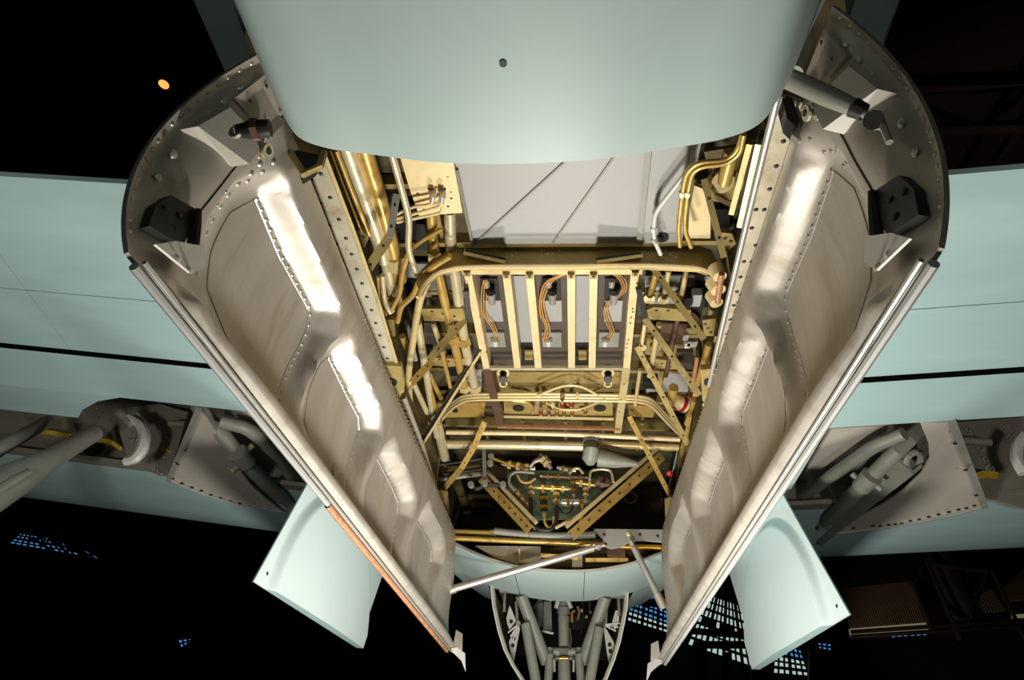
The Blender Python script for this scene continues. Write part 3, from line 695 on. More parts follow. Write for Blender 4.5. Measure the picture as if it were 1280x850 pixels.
# ================================================================== BOMB BAY STRUCTURE
bay = thing('bomb_bay', (0, 3, 2.4), 'olive gold open bomb bay shell between the two doors, with frames, sills and braces', 'aircraft bay')
XW, ZR = .95, 3.22
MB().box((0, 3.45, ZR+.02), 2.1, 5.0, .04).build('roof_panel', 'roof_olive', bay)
for s in (-1, 1):
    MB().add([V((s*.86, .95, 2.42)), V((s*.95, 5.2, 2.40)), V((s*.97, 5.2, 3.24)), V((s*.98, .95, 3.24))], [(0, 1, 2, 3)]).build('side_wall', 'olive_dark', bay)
MB().box((0, 5.98, 2.92), 1.9, .04, .92).build('front_bulkhead', 'bulkhead_shade', bay)
MB().box((0, 5.5, 2.37), 1.3, .9, .02).build('forward_floor', 'bulkhead_shade', bay)
for s in (-1, 1): MB().add([V((s*.88, 5.11, 2.37)), V((s*.90, 5.97, 2.37)), V((s*.97, 5.97, 3.2)), V((s*.975, 5.11, 3.2))], [(0, 1, 2, 3)]).build('forward_liner', 'bulkhead_shade', bay)
for yy in np.arange(1.3, 5.0, .42):
    MB().box((0, yy, ZR-.04), 1.9, .03, .08).build('roof_frame', 'olive', bay)
    for s in (-1, 1): MB().box((s*(.925+.012*(yy-1)), yy, 2.85), .05, .035, .7).build('side_frame', 'olive', bay)
for x in (-.62, -.3, .05, .36, .66):
    MB().box((x, 3.1, ZR-.02), .025, 4.0, .04).build('roof_stringer', 'olive', bay)
# panels on the roof seen between the pipes (grey-green plates)
for i, (x0, x1, y0, y1) in enumerate([(500, 580, 330, 372), (588, 600, 338, 360), (806, 890, 345, 380), (806, 870, 410, 445), (808, 860, 465, 490), (545, 600, 490, 500)]):
    MB().prism(Z(3.15, (x0, y0), (x1, y0), (x1, y1), (x0, y1)), (0, 0, .015)).build('roof_plate', 'grey_plate' if i % 2 == 0 else 'olive', bay)
for i, (x0, x1, y0, y1, mt) in enumerate([(506, 532, 352, 384, 'black_steel'), (540, 560, 372, 384, 'dark_steel'), (530, 548, 404, 430, 'rack_brown'), (556, 572, 452, 470, 'black_steel'), (520, 540, 436, 452, 'dark_steel'), (566, 584, 404, 420, 'grey_plate'), (584, 602, 462, 486, 'grey_plate'),
        (870, 888, 356, 384, 'black_steel'), (828, 846, 404, 424, 'rack_brown'), (804, 822, 470, 486, 'dark_steel'), (846, 866, 440, 462, 'rack_brown'), (500, 520, 262, 300, 'black_steel'), (520, 536, 280, 312, 'dark_steel'), (548, 558, 318, 334, 'black_steel'), (892, 912, 262, 300, 'black_steel'), (534, 556, 504, 530, 'black_steel'), (838, 858, 520, 540, 'black_steel')]):
    MB().prism(Z(3.12, (x0, y0), (x1, y0), (x1, y1), (x0, y1)), (0, 0, .05)).build('gap_shade_box', mt, bay)  # mostly dark boxes, added to imitate the shaded gaps between pipes
# sills (riveted strips beside the doors)
def strip(pin, pout, mat, th=.02, nm='sill'):
    m_ = MB(); n = len(pin)
    return m_.prism(list(pin)+list(pout)[::-1], (0, 0, th)).build(nm, mat, bay)
sl_in = Z(2.40, (404, 196), (438, 282), (470, 372), (497, 462), (505, 490)); sl_out = Z(2.40, (374, 214), (408, 300), (443, 395), (478, 480), (487, 500))
for a in range(4): strip(sl_in[a:a+2], sl_out[a:a+2], 'sill')
sf_in = Z(2.44, (507, 498), (530, 560), (551, 628)); sf_out = Z(2.44, (490, 503), (516, 566), (546, 640))
for a in range(2): strip(sf_in[a:a+2], sf_out[a:a+2], 'sill')
sr_in = Z(2.40, (972, 120), (940, 250), (908, 390), (890, 470)); sr_out = Z(2.40, (1003, 128), (966, 250), (932, 390), (905, 480))
for a in range(3): strip(sr_in[a:a+2], sr_out[a:a+2], 'sill')
rf_in = Z(2.44, (884, 528), (866, 580), (846, 640)); rf_out = Z(2.44, (902, 520), (880, 580), (850, 646))
for a in range(2): strip(rf_in[a:a+2], rf_out[a:a+2], 'sill')
# upright outer flange of the left sill (dark line + thin angle)
MB().tube(Z(2.40, (372, 212), (407, 302), (442, 396), (478, 488), (486, 505)), .012, 6).build('sill_edge', 'olive', bay)
MB().tube(Z(2.40, (405, 194), (439, 282), (471, 372), (498, 462)), .010, 6).build('sill_edge', 'gold_pale', bay)
rv = MB()
for P_in, P_out in ((sl_in, sl_out), (sf_in, sf_out), (sr_in, sr_out), (rf_in, rf_out)):
    for a in range(len(P_in)-1):
        L = (P_in[a+1]-P_in[a]).length; n = int(L/.085)
        for k in range(n):
            for f in (.3, .7):
                if random.random() < .8:
                    q = (P_in[a].lerp(P_in[a+1], (k+.5)/n)).lerp(P_out[a].lerp(P_out[a+1], (k+.5)/n), f); rv.rivet(q, (0, 0, -1), .0095)
rv.build('sill_rivets', 'dark_steel', bay, kind='stuff')
# rounded filler at the rear left
MB().tube(Y(1.22, (362, 190), (380, 218), (400, 208), (405, 190)), .012, 6).build('filler_angle', 'olive', bay)
MB().prism(Y(1.25, (366, 186), (404, 195), (392, 214), (376, 224)), (0, .02, 0)).build('filler_plate', 'dark_steel', bay)
# transverse beam
BY = 2.35
tb = MB().prism(Y(BY, (520, 352), (526, 338), (540, 324), (570, 309), (720, 306), (862, 305), (888, 312), (899, 330), (899, 352), (890, 340), (872, 334), (800, 331), (700, 332), (578, 332), (550, 338), (534, 350), (526, 366)), (0, .035, 0)).build('transverse_beam', 'olive', bay)
MB().tube(fillet(Y(BY-.01, (522, 372), (532, 352), (548, 340), (576, 333), (700, 332.5), (800, 331), (872, 334), (890, 341), (897, 358)), 4), .011, 6).build('beam_flange', 'gold_cream', tb)
MB().bar(*Y(BY-.02, (574, 307), (862, 305)), .022, .03).build('beam_flange', 'olive', tb)
for a, b in [((582, 315), (632, 326)), ((745, 326), (802, 318))]:
    MB().bar(*Y(BY-.03, a, b), .030, .05).build('stiffener_and_shadow', 'olive', tb)
    MB().bar(*Y(BY-.06, (a[0], a[1]-2), (b[0], b[1]-2)), .012, .02).build('stiffener_and_shadow', 'black_steel', tb)  # black bar standing in for the shadow along each stiffener
rv = MB()
for a in [(677, 313), (684, 310), (691, 310), (699, 313), (677, 320), (684, 317), (691, 317), (699, 320), (684, 325), (691, 325), (619, 313), (640, 320), (645, 315), (731, 325), (838, 318), (845, 322), (850, 314), (857, 318), (828, 322), (832, 312)]:
    rv.rivet(at(*a, y=BY), (0, -1, 0), .006)
rv.build('rivets', 'gold_cream', tb, kind='stuff')
# gusset plates
for z, p in [(2.88, [(526, 386), (579, 386), (582, 398), (574, 402), (530, 401)]), (2.88, [(806, 388), (818, 384), (864, 388), (862, 402), (812, 399)]), (2.9, [(538, 447), (586, 449), (584, 456), (560, 459), (540, 456)]), (2.9, [(806, 447), (846, 452), (848, 462), (826, 461), (808, 456)]),
             (2.8, [(436, 290), (452, 288), (461, 298), (455, 312), (440, 314)]), (2.8, [(893, 290), (915, 292), (920, 305), (905, 318), (897, 306)]), (2.75, [(470, 398), (492, 400), (494, 420), (478, 424)]), (2.75, [(878, 400), (895, 398), (892, 420), (880, 420)])]:
    g = MB().prism(Z(z, *p), (0, 0, .025)).build('gusset_plate', 'olive', bay)
    rvm = MB()
    for k in range(3):
        a = p[0]; b = p[2]; f = .25+.25*k; rvm.rivet(at(a[0]+(b[0]-a[0])*f, a[1]+(b[1]-a[1])*f, z=z), (0, 0, -1), .010)
    rvm.build('rivets', 'dark_steel', g, kind='stuff')
# diagonal braces
def brace(z0, z1, pts, w, mat, lab=None, chan=True):
    P = [at(a[0], a[1], z=z0+(z1-z0)*i/(len(pts)-1)) for i, a in enumerate(pts)]; m_ = MB()
    for a, b in zip(P, P[1:]):
        ww = w*mpp(a)
        if chan: m_.channel(a, b, ww, .012, lip=ww*.55)
        else: m_.bar(a, b, ww, .014)
    o = m_.build('brace', mat, bay)
    rvm = MB(); n_ = (EYE-P[0]).normalized()
    for a, b in zip(P, P[1:]):
        k = max(2, int((b-a).length/.14))
        for i in range(k):
            c = a.lerp(b, (i+.5)/k); rvm.rivet(c+(EYE-c).normalized()*.008, EYE-c, .007)
    rvm.build('rivets', 'dark_steel', o, kind='stuff')
brace(2.75, 2.6, [(496, 243), (487, 297)], 9, 'gear_grey'); brace(2.65, 2.5, [(487, 296), (455, 343)], 12, 'olive')
brace(2.9, 2.65, [(581, 399), (537, 449)], 9, 'olive'); brace(2.7, 2.55, [(540, 452), (516, 477)], 9, 'gold')
brace(2.95, 2.6, [(600, 436), (521, 560)], 6, 'dark_steel'); MB().tube([at(601, 440, z=2.93), at(524, 562, z=2.58)], .010, 6).build('brace', 'gold_pale', bay)
brace(2.95, 2.62, [(606, 527), (592, 560), (577, 585), (543, 625)], 7, 'gold', chan=False)
brace(2.95, 2.6, [(815, 333), (880, 424)], 8, 'olive'); brace(2.92, 2.58, [(806, 398), (874, 494)], 8, 'olive'); brace(2.92, 2.58, [(796, 433), (860, 556)], 7, 'olive')
brace(2.95, 2.6, [(786, 520), (844, 632)], 6, 'gold', chan=False)
brace(2.85, 2.6, [(880, 224), (905, 322)], 8, 'olive')
brace(2.55, 2.5, [(898, 420), (885, 470)], 8, 'olive')
brace(3.0, 2.85, [(884, 440), (866, 500), (858, 545)], 5, 'gold', chan=False)
MB().bar(at(798, 360, z=2.9), at(806, 396, z=2.88), .03, .03).build('brace', 'dark_steel', bay)
MB().bar(at(583, 362, z=2.9), at(586, 398, z=2.88), .03, .03).build('brace', 'dark_steel', bay)
# hinge boxes with a round hole, and triangular grey brackets below them
for s, c, pl, tri in [(-1, (488, 487), [(472, 456), (501, 458), (506, 482), (494, 512), (482, 505)], [(484, 508), (502, 500), (492, 538), (479, 524)]), (1, (889, 487), [(876, 462), (906, 460), (903, 500), (886, 514), (878, 500)], [(882, 506), (908, 500), (898, 540)])]:
    hb = MB().prism(Z(2.375, *pl), (0, 0, .03)).build('hinge_box', 'olive', bay)
    MB().disc(at(c[0], c[1]-10, z=2.372), (0, 0, -1), .036, .006, 16).build('hole', 'black_rubber', hb)
    MB().rivet(at(c[0]+(-2 if s < 0 else -6), c[1]+19, z=2.37), (0, 0, -1), .022, 10).build('bolt', 'sill', hb)
    MB().prism(Z(2.365, *tri), (0, 0, .01)).build('hinge_bracket', 'grey_plate', bay)
for p in ([(544, 628), (558, 630), (560, 652), (552, 660), (546, 648)], [(832, 640), (846, 636), (848, 652), (838, 664), (832, 656)]):
    fb = MB().prism(Z(2.42, *p), (0, 0, .10)).build('front_hinge_box', 'olive', bay)
    MB().rivet(at(p[3][0]-1, p[3][1]-6, z=2.415), (0, -.3, -1), .025, 10).build('bolt', 'brass', fb)

# grey ceiling sheet at the rear of the bay
sh = thing('ceiling_sheet', tuple(at(690, 260, z=2.9)), 'smooth light grey sheet with two diagonal creases at the rear of the bay', 'panel')
def crease_sheet(corners, lines, nm):
    tl, tr_, br, bl = corners; P = []
    n = 20
    for i in range(n+1):
        r = []
        for j in range(31):
            u, v = i/n, j/30; px = (tl[0]*(1-u)+tr_[0]*u)*(1-v)+(bl[0]*(1-u)+br[0]*u)*v; py = (tl[1]*(1-u)+tr_[1]*u)*(1-v)+(bl[1]*(1-u)+br[1]*u)*v
            r.append(at(px, py, z=2.9))
        P.append(r)
    for r in P:
        for p in r:
            h = 0
            for a, b in lines:
                A, B = at(*a, z=2.9), at(*b, z=2.9); d = abs((B-A).xy.normalized().cross((p-A).xy)); h = max(h, .022*max(0, 1-d/.016))
            p.z += h
    return MB().grid(P).build(nm, 'grey_plate', sh)
crease_sheet([(560, 160), (812, 160), (797, 305), (590, 307)], [], 'sheet')
for a, b in (((593, 305), (720, 190)), ((691, 304), (772, 190))):
    MB().bar(*Z(2.896, a, b), .010, .008, (0, 0, -1)).build('crease', 'gear_grey', sh)
crease_sheet([(818, 160), (880, 160), (852, 303), (803, 304)], [], 'side_sheet')
MB().bar(*Z(2.885, (812, 170), (799, 304)), .028, .012).build('joint_strip', 'gear_grey', sh)
MB().tube(Z(2.89, (571, 212), (591, 307)), .008, 6).build('edge_angle', 'gear_grey', sh)
for a in ((557, 219), (561, 238)):
    MB().tube(Z(2.87, (a[0]-4, a[1]+3), (a[0]+3, a[1]), (a[0]+8, a[1]-2)), [.006, .012, .006], 6).build('latch', 'dark_steel', sh)
MB().disc(at(828, 297, z=2.895), (0, 0, -1), .03, .004, 16).build('sheet_hole', 'black_rubber', sh)
# bright access panel to the left of the sheet
ap = thing('fitting_plate', tuple(at(545, 240, z=2.86)), 'cream yellow plate with two pipe elbows left of the grey sheet', 'panel')
MB().prism(Z(2.86, (498, 190), (566, 200), (578, 266), (524, 270), (512, 236)), (0, 0, .02)).build('plate', 'gold_cream', ap)
for cx in (541, 553):
    e = MB().hexnut(*Z(2.84, (cx, 240), (cx, 246)), .018); e.build('elbow_nut', 'silver_bright', ap)
    MB().cyl(*Z(2.80, (cx, 245), (cx-1, 252)), .012, None, 10).build('elbow', 'silver_bright', ap)
for k, pts in enumerate([[(540, 251), (538, 256), (516, 258), (492, 270)], [(552, 251), (550, 258), (530, 264), (494, 274)], [(553, 254), (552, 266), (538, 269), (496, 278)]]):
    MB().tube(fillet(Z(2.80, *pts), 5, .4), .0075, 8).build('small_tube', 'gold_cream', ap)
rv = MB()
for a in [(545, 234), (556, 236), (560, 258), (530, 262), (564, 248), (522, 242), (536, 236)]: rv.rivet(at(*a, z=2.86), (0, 0, -1), .007)
rv.build('rivets', 'dark_steel', ap, kind='stuff')

# ================================================================== BOMB RACK FRAME
rk = thing('bomb_rack', tuple(at(700, 400, z=2.95)), 'cream gold rack frame of six rails in the centre of the bay', 'bomb rack')
rails = [((584, 338), (608.5, 461)), ((633, 341), (647, 460)), ((662, 341), (673, 460)), ((714, 341), (714.5, 460)), ((742, 341), (740, 460)), ((794, 338), (783, 461))]
for i, (a, b) in enumerate(rails):
    p0, p1 = Z(2.95, a, b); MB().channel(p0, p1, .043, .01, (0, 0, -1), lip=.09).build('rail', 'gold_cream', rk)
    fb = MB().box(p0+V((0, .01, -.012)), .035, .03, .02).build('foot_bracket', 'olive', rk); MB().rivet(p0+V((0, .005, -.022)), (0, 0, -1), .009, 8).build('bolt', 'dark_steel', fb)
p0, p1 = Z(2.95, (608.5, 461), (626, 532)); MB().channel(p0, p1, .055, .01, (0, 0, -1), lip=.09).build('rail_extension', 'bronze_brown', rk, label='dull brown rail end')
p0, p1 = Z(2.95, (783, 461), (772, 541)); MB().channel(p0, p1, .05, .01, (0, 0, -1), lip=.09).build('rail_extension', 'gold_pale', rk)
MB().bar(*Z(2.965, (578, 338), (803, 338)), .045, .02, (0, 0, -1)).build('cross_member', 'gold_pale', rk)
MB().bar(*Z(2.955, (604, 460), (788, 460)), .03, .02, (0, 0, -1)).build('cross_member', 'tube_cream', rk)
MB().bar(*Z(2.945, (622, 533), (775, 536)), .022, .02, (0, 0, -1)).build('cross_member', 'copper_strip', rk)
# plates between rails
for k, (a, b) in enumerate(((0, 1), (2, 3), (4, 5))):
    A, B = rails[a], rails[b]
    q = [(A[0][0]+4, 343), (B[0][0]-4, 343), (B[1][0]-4, 459), (A[1][0]+4, 459)]
    MB().prism(Z(3.06, *q), (0, 0, .01)).build('channel_back', 'rack_brown', rk)
    L = lambda f, y: (lambda t: ((A[0][0]*(1-t)+A[1][0]*t)*(1-f)+(B[0][0]*(1-t)+B[1][0]*t)*f, y))((y-338)/123)
    ru = MB().prism(Z(3.04, L(.3, 376), L(.75, 376), L(.75, 402), L(.3, 402)), (0, 0, .02)).build('release_plate', 'grey_plate', rk)
    ru2 = MB().prism(Z(3.045, L(.28, 348), L(.74, 348), L(.74, 374), L(.28, 374)), (0, 0, .012)).build('release_body', 'dark_steel', rk)
    c = L(.52, 371); p = at(*c, z=3.02); MB().cyl(p+V((0, -.05, -.01)), p+V((0, .045, -.01)), .026, .020, 12).build('solenoid', 'silver_bright', ru2)
    MB().hexnut(p+V((0, -.09, -.01)), p+V((0, -.05, -.01)), .030).build('solenoid_cap', 'black_steel', ru2)
    c = L(.45, 352); p = at(*c, z=3.03); MB().cyl(p+V((0, -.02, -.01)), p+V((0, .03, -.01)), .018, None, 10).build('plug', 'silver_bright', ru2)
    ru3 = MB().prism(Z(3.04, L(.18, 416), L(.72, 416), L(.72, 434), L(.18, 434)), (0, 0, .015)).build('lower_body', 'gear_grey', rk)
    c = L(.35 if k else .42, 428); p = at(*c, z=3.02); MB().box(p, .05, .05, .03).build('connector', 'silver_bright', ru3)
    MB().cyl(p+V((0, -.03, -.01)), p+V((0, .02, -.01)), .014, None, 8).build('connector_pin', 'white_grey', ru3)
    wires = [[(.42, 350), (.3, 370), (.22, 394), (.4, 405), (.48, 416), (.45, 425)], [(.85, 342), (.4, 352), (.22, 375), (.24, 395), (.35, 405), (.33, 420), (.22, 424)], [(.45, 341), (.7, 348), (.8, 362), (.55, 372), (.3, 385), (.4, 402), (.55, 415), (.4, 424)]][k]
    for d in (0, .08, -.07): MB().tube(fillet([at(*L(f+d*(1 if i % 2 else .6), y), z=3.0+.005*i) for i, (f, y) in enumerate(wires)], 4, .4), .0032 if k != 1 else .0045, 6).build('wire', 'wire_orange', rk)
    for f in (.02, .98):
        for y in (365, 372, 440, 448): MB().cyl(at(*L(f, y), z=2.96), at(*L(f, y), z=2.99), .009, None, 6).build('pin', 'silver_bright', rk)
for a, b in ((1, 2), (3, 4)):
    A, B = rails[a], rails[b]
    MB().prism(Z(3.10, (A[0][0]+5, 345), (B[0][0]-5, 345), (B[1][0]-4, 428), (A[1][0]+4, 428)), (0, 0, .01)).build('infill_plate', 'grey_plate', rk)
    MB().prism(Z(3.10, (A[1][0]+3, 429), (B[1][0]-3, 429), (B[1][0]-4, 459), (A[1][0]+4, 459)), (0, 0, .01)).build('infill_plate', 'dark_steel', rk)
    cx = (A[1][0]+B[1][0])/2+1
    MB().prism(Z(3.08, (cx-5, 438), (cx+5, 438), (cx+5, 450), (cx-5, 450)), (0, 0, .008)).build('data_plate', 'olive', rk)
rv = MB()
for a in [(791, 386), (791, 390), (789, 397), (788, 404), (785, 425), (784, 430), (783, 435), (600, 396), (608, 440), (776, 500), (774, 515), (780, 480)]: rv.rivet(at(*a, z=2.943), (0, 0, -1), .006)
rv.build('rivets', 'dark_steel', rk, kind='stuff')
# lower panel of the rack with two dark holes
lpn = thing('pierced_panel', tuple(at(700, 505, z=3.02)), 'olive panel with round dark holes below the rack rails', 'panel')
MB().prism(Z(3.02, (630, 497), (766, 497), (766, 523), (630, 521)), (0, 0, .02)).build('sheet', 'olive', lpn)
MB().bar(*Z(3.0, (630, 521), (767, 524)), .02, .03).build('edge', 'gold_pale', lpn)
for cx, r in ((648, .043), (750, .043), (708, .026), (728, .026), (690, .018)): MB().disc(at(cx, 510, z=3.016), (0, 0, -1), r, .006, 18).build('hole', 'black_rubber', lpn)
ol = MB().prism(Z(3.06, (614, 465), (782, 465), (778, 490), (620, 490)), (0, 0, .02)).build('sheet_cover', 'olive', None, 'plain olive cover sheet right below the rack crossbar', 'panel')
MB().prism(Z(3.03, (540, 505), (607, 503), (604, 521), (549, 522)), (0, 0, .02)).build('perforated_plate', 'gold', None, 'stained gold plate with holes at left of the rack foot', 'panel')
MB().disc(at(569, 513, z=3.02), (0, 0, -1), .022, .008, 14).build('plate_hole', 'black_rubber', None, 'round dark hole in the gold plate left of the rack foot', 'hole')
MB().prism(Z(3.03, (786, 506), (820, 508), (816, 522), (786, 520)), (0, 0, .02)).build('perforated_plate', 'gold', None, 'stained gold plate at right of the rack foot', 'panel')
for cx, lab in ((629, 'left'), (760, 'right')):
    t = thing('sway_fitting', tuple(at(cx, 475, z=2.98)), 'black ringed knob fitting at the %s end of the cover sheet' % lab, 'fitting')
    MB().cyl(at(cx, 468, z=3.05), at(cx, 475, z=2.97), .028, .026, 14).build('barrel', 'black_steel', t)
    MB().ring(at(cx, 466, z=3.02), (0, -.3, -1), .034, .010).build('ring', 'gold_cream', t)
    MB().ring(at(cx, 480, z=2.97), (0, -.3, -1), .024, .006).build('ring', 'gold_cream', t)

# ================================================================== PIPES, left side of the bay
LG = 'pipes along the left side of the bay'
pipe('thin gold tube nearest the left sill at the rear of the bay', Z(2.72, (412, 188), (432, 240), (452, 290)), 1.8, 'gold', LG)
pipe('slim gold pipe second from the left sill at the rear of the bay', Z(2.75, (420, 188), (442, 245), (462, 294)), 3.2, 'gold', LG)
pipe('fat cream gold duct at rear left of the bay, the outer of two', Z(2.82, (432, 180), (455, 245), (474, 300), (480, 325)), 10, 'tube_cream', LG, seg=16)
pipe('fat gold duct at rear left of the bay, the inner of two', Z(2.84, (453, 180), (474, 248), (490, 310), (500, 350)), 9.5, 'gold', LG, seg=16, clamps=((.8, 'gold_pale'),))
pipe('lower length of a cream duct behind the olive brace at left', Z(2.84, (482, 322), (488, 352), (494, 376)), 7.5, 'tube_cream', LG, seg=14, clamps=((.9, 'olive'),))
pipe('bent bright cream pipe left of the cream fitting plate', Z(2.72, (489, 190), (503, 240), (512, 274), (510, 312), (522, 346)), 4.2, 'tube_cream', LG)
pipe('curving gold hose rising right behind the bent cream pipe', Z(2.85, (515, 310), (533, 297), (553, 286)), 3, 'gold', LG)
pipe('gold hose dropping from the bent cream pipe to a union', Z(2.75, (514, 309), (503, 338), (500, 368), (488, 389)), 3.2, 'gold', LG, clamps=((.97, 'gold_pale'),))
pipe('short vertical tube pair, right one, at the left sill', Z(2.66, (478, 344), (481, 380), (488, 391)), 3.2, 'tube_cream', LG)
pipe('short vertical tube pair, left one, at the left sill', Z(2.66, (472, 346), (475, 384), (483, 394)), 2, 'gold', LG)
pipe('gold pipe sweeping along the rounded end of the transverse beam', Z(2.74, (563, 320), (540, 334), (526, 347), (516, 370), (501, 383), (497, 402)), 3.6, 'gold', LG)
pipe('long cream pipe bending down from the beam end along the left wall', Z(2.72, (534, 352), (524, 376), (514, 440), (510, 470), (514, 522)), 4.4, 'gold_pale', LG, clamps=((.8, 'gold'),))
pipe('upright gold duct with stained collar left of the grey sheet', Z(2.9, (539, 266), (543, 322), (552, 360), (568, 430), (581, 486)), 6, 'gold', LG, seg=14, clamps=((.23, 'gold_pale'), (.72, 'gold'), (.99, 'gold_pale')))
pipe('upright cream duct next to the rack left of the grey sheet', Z(2.92, (562, 264), (564, 318), (570, 352), (580, 425), (594, 486)), 6.8, 'tube_cream', LG, seg=14, clamps=((.75, 'gold'), (.99, 'gold_pale')))
LB = ['long cream pipe in the left bundle, running past the flat gold brace', 'short gold pipe right of the long cream one in the left bundle', 'pale gold pipe between the two left gussets, left of three', 'slim gold pipe emerging below the lower left gusset', 'cream pipe between the two left gussets, nearest the rack ducts',
      'cream pipe starting at the foot of the gold brace on the left wall', 'thin pale tube just above the black diagonal brace on the left wall', 'gold pipe beside the left hinge box with the round hole', 'short gold pipe directly above the left hinge box', 'only grey tube in the upper left bundle',
      'gold pipe immediately right of the long bent cream pipe, left bundle', 'fat cream duct end at the left beside the cross tubes', 'pale gold pipe at the forward left, below the black diagonal brace', 'gold pipe at the forward left, right neighbour of the pale gold one', 'thin coppery tube at the forward left beside the fat duct end',
      'dark olive pipe slanting down in the forward left corner', 'short thin gold pipe along the forward left sill', 'thin gold pipe crossing under the lower end of the black brace']
for i, (a, b, r, mt) in enumerate([((522, 403), (546, 545), 4, 'tube_cream'), ((536, 466), (551, 498), 3, 'gold'), ((541, 403), (557, 448), 3.4, 'gold_pale'), ((552, 438), (563, 484), 2.6, 'gold'), ((559, 403), (573, 443), 3, 'gold_cream'),
       ((517, 479), (534, 516), 3.4, 'tube_cream'), ((520, 504), (535, 530), 2, 'gold_pale'), ((500, 461), (519, 540), 3, 'gold'), ((503, 420), (514, 450), 4, 'gold'), ((508, 402), (520, 450), 2.6, 'gear_grey'),
       ((529, 455), (548, 530), 3.6, 'gold'), ((546, 528), (556, 572), 6, 'tube_cream'), ((527, 553), (541, 604), 2.6, 'gold_pale'), ((533, 558), (547, 600), 3.6, 'gold'), ((538, 540), (560, 590), 1.8, 'copper_strip'), ((571, 602), (584, 638), 5.5, 'olive_dark'), ((524, 560), (528, 590), 2, 'gold'), ((515, 520), (540, 560), 2.4, 'gold')]):
    zz = 2.78+.04*((i*7) % 5)
    pipe(LB[i], Z(zz, a, b), r, mt, 'straight pipes in the left wall bundle')
for k in range(3):
    pipe(('nearest the rack rails', 'middle one', 'farthest from the rack rails')[k]+' of three parallel gold pipes bending left below the rack', Z(2.98-.015*k, (700, 492+3.6*k), (616, 492+3.6*k), (580, 493+3.6*k), (562, 506+3.4*k), (544, 528+3*k)), 2.2, 'gold_pale', 'triple pipes left of the rack foot')
    pipe(('nearest the rack rails', 'middle one', 'farthest from the rack rails')[k]+' of three parallel gold pipes bending right below the rack', Z(2.98-.015*k, (700, 493+3.6*k), (790, 494+3.6*k), (813, 497+4*k), (832, 518+4*k), (854, 538+5*k)), 2.2, 'gold_pale', 'triple pipes right of the rack foot')
pipe('raised gold pipe loop with a tee fitting in the middle below the rack', Z(2.94, (672, 494), (700, 483), (713, 481), (728, 483), (748, 494)), 1.9, 'gold_cream', clamps=((.5, 'gold_cream'),))
pipe('lower gold pipe dipping below the raised loop', Z(2.95, (680, 502), (700, 512), (726, 512), (756, 499)), 1.6, 'gold_pale')
pipe('curved pale pipe end over the left hole of the pierced panel', Z(2.96, (640, 500), (660, 502), (666, 510), (666, 516)), 2.6, 'gold')
UL = ['small silver pipe union at the left of the pierced panel', 'brass pipe union right beside the silver one on the pierced panel', 'cream pipe union under the raised pipe loop, left of the red caps', 'red capped union in the upper row, nearer the middle of the panel', 'red capped union in the upper row, second from the left red cap', 'red capped union in the lower row at left of the pierced panel', 'brown pipe union in the lower row beside the red cap',
      'brass union in the lower row, first right of the brown one', 'brass union in the lower row, second right of the brown one', 'brass union in the lower row, third right of the brown one', 'cream union on the triple pipes under the raised loop', 'brown union on the triple pipes under the raised loop', 'brass union at the far right of the lower row']
for i, (cx, cy, mt) in enumerate([(672, 504, 'silver_bright'), (680, 503, 'brass'), (691, 506, 'gold_cream'), (703, 507, 'red_cap'), (714, 505, 'red_cap'), (676, 515, 'red_cap'), (686, 515, 'bronze_brown'), (696, 516, 'brass'), (705, 516, 'brass'), (715, 516, 'brass'), (722, 494, 'gold_cream'), (703, 498, 'bronze_brown'), (732, 514, 'brass')]):
    t = thing('pipe_union', tuple(at(cx, cy, z=2.95)), None, 'fitting', 'pipe unions below the rack'); t['label'] = UL[i]
    a, b = Z(2.95, (cx, cy-4), (cx, cy+4)); MB().hexnut(a.lerp(b, .2), a.lerp(b, .7), .016).build('nut', mt, t); MB().cyl(a, b, .009, None, 8).build('stem', 'gold_pale', t)

# ================================================================== PIPES, right side of the bay
RG = 'pipes at the right side of the bay'
for k in range(2):
    pipe(('outer' if k else 'inner')+' of two parallel gold pipes bending over the right of the grey sheet', Z(2.74-.01*k, (850+14*k, 308+k), (848+7*k+(0 if k else 0), 285), (853+7*k, 240), (858+7*k, 216), (872+5*k, 203+5*k), (908, 201+4*k), (922+3*k, 188+4*k), (928+2*k, 168)), 3.4, 'gold', RG, clamps=((.28, 'gold_pale'),))
pipe('pale silver pipe slanting across the grey sheet with a coupling', Z(2.80, (866, 206), (826, 256), (819, 268), (817, 285), (818, 300), (826, 318)), 2.9, 'white_grey', RG, clamps=((.62, 'white_grey'), (.8, 'silver_bright')))
for k, (a, b, mt) in enumerate([((937, 180), (914, 268), 'gold'), ((948, 180), (924, 284), 'copper_strip')]):
    MB().channel(*Z(2.72, a, b), .022, .008, lip=.03).build('duct_rail', 'olive' if k == 0 else 'sill', None, ('left' if k == 0 else 'right')+' of two gold stained duct rails beside the right sill', 'rail')
pipe('long silver rod along the right sill of the bay', Z(2.37, (974, 112), (940, 250), (908, 385), (886, 482)), 3.3, 'silver_bright', name='rod', cat='rod')
pipe('thin silver rod along the forward right sill', Z(2.42, (884, 528), (866, 585), (844, 642)), 2.4, 'gold_pale', name='rod', cat='rod')
t = thing('round_canister', tuple(at(905, 226, z=2.85)), 'round olive canister with a flange disc in the right of the bay', 'canister')
MB().disc(at(904, 228, z=2.9), (.1, -.3, -1), .085, .02, 24).build('flange', 'olive', t)
MB().disc(at(902, 226, z=2.87), (.1, -.3, -1), .05, .02, 20).build('cap', 'gold_pale', t)
MB().cyl(*Z(2.82, (915, 190), (905, 228)), .03, None, 12).build('neck', 'gold', t)
MB().prism(Z(2.9, (880, 190), (945, 180), (925, 262), (892, 246)), (0, 0, .02)).build('backing_plate', 'olive_dark', t)
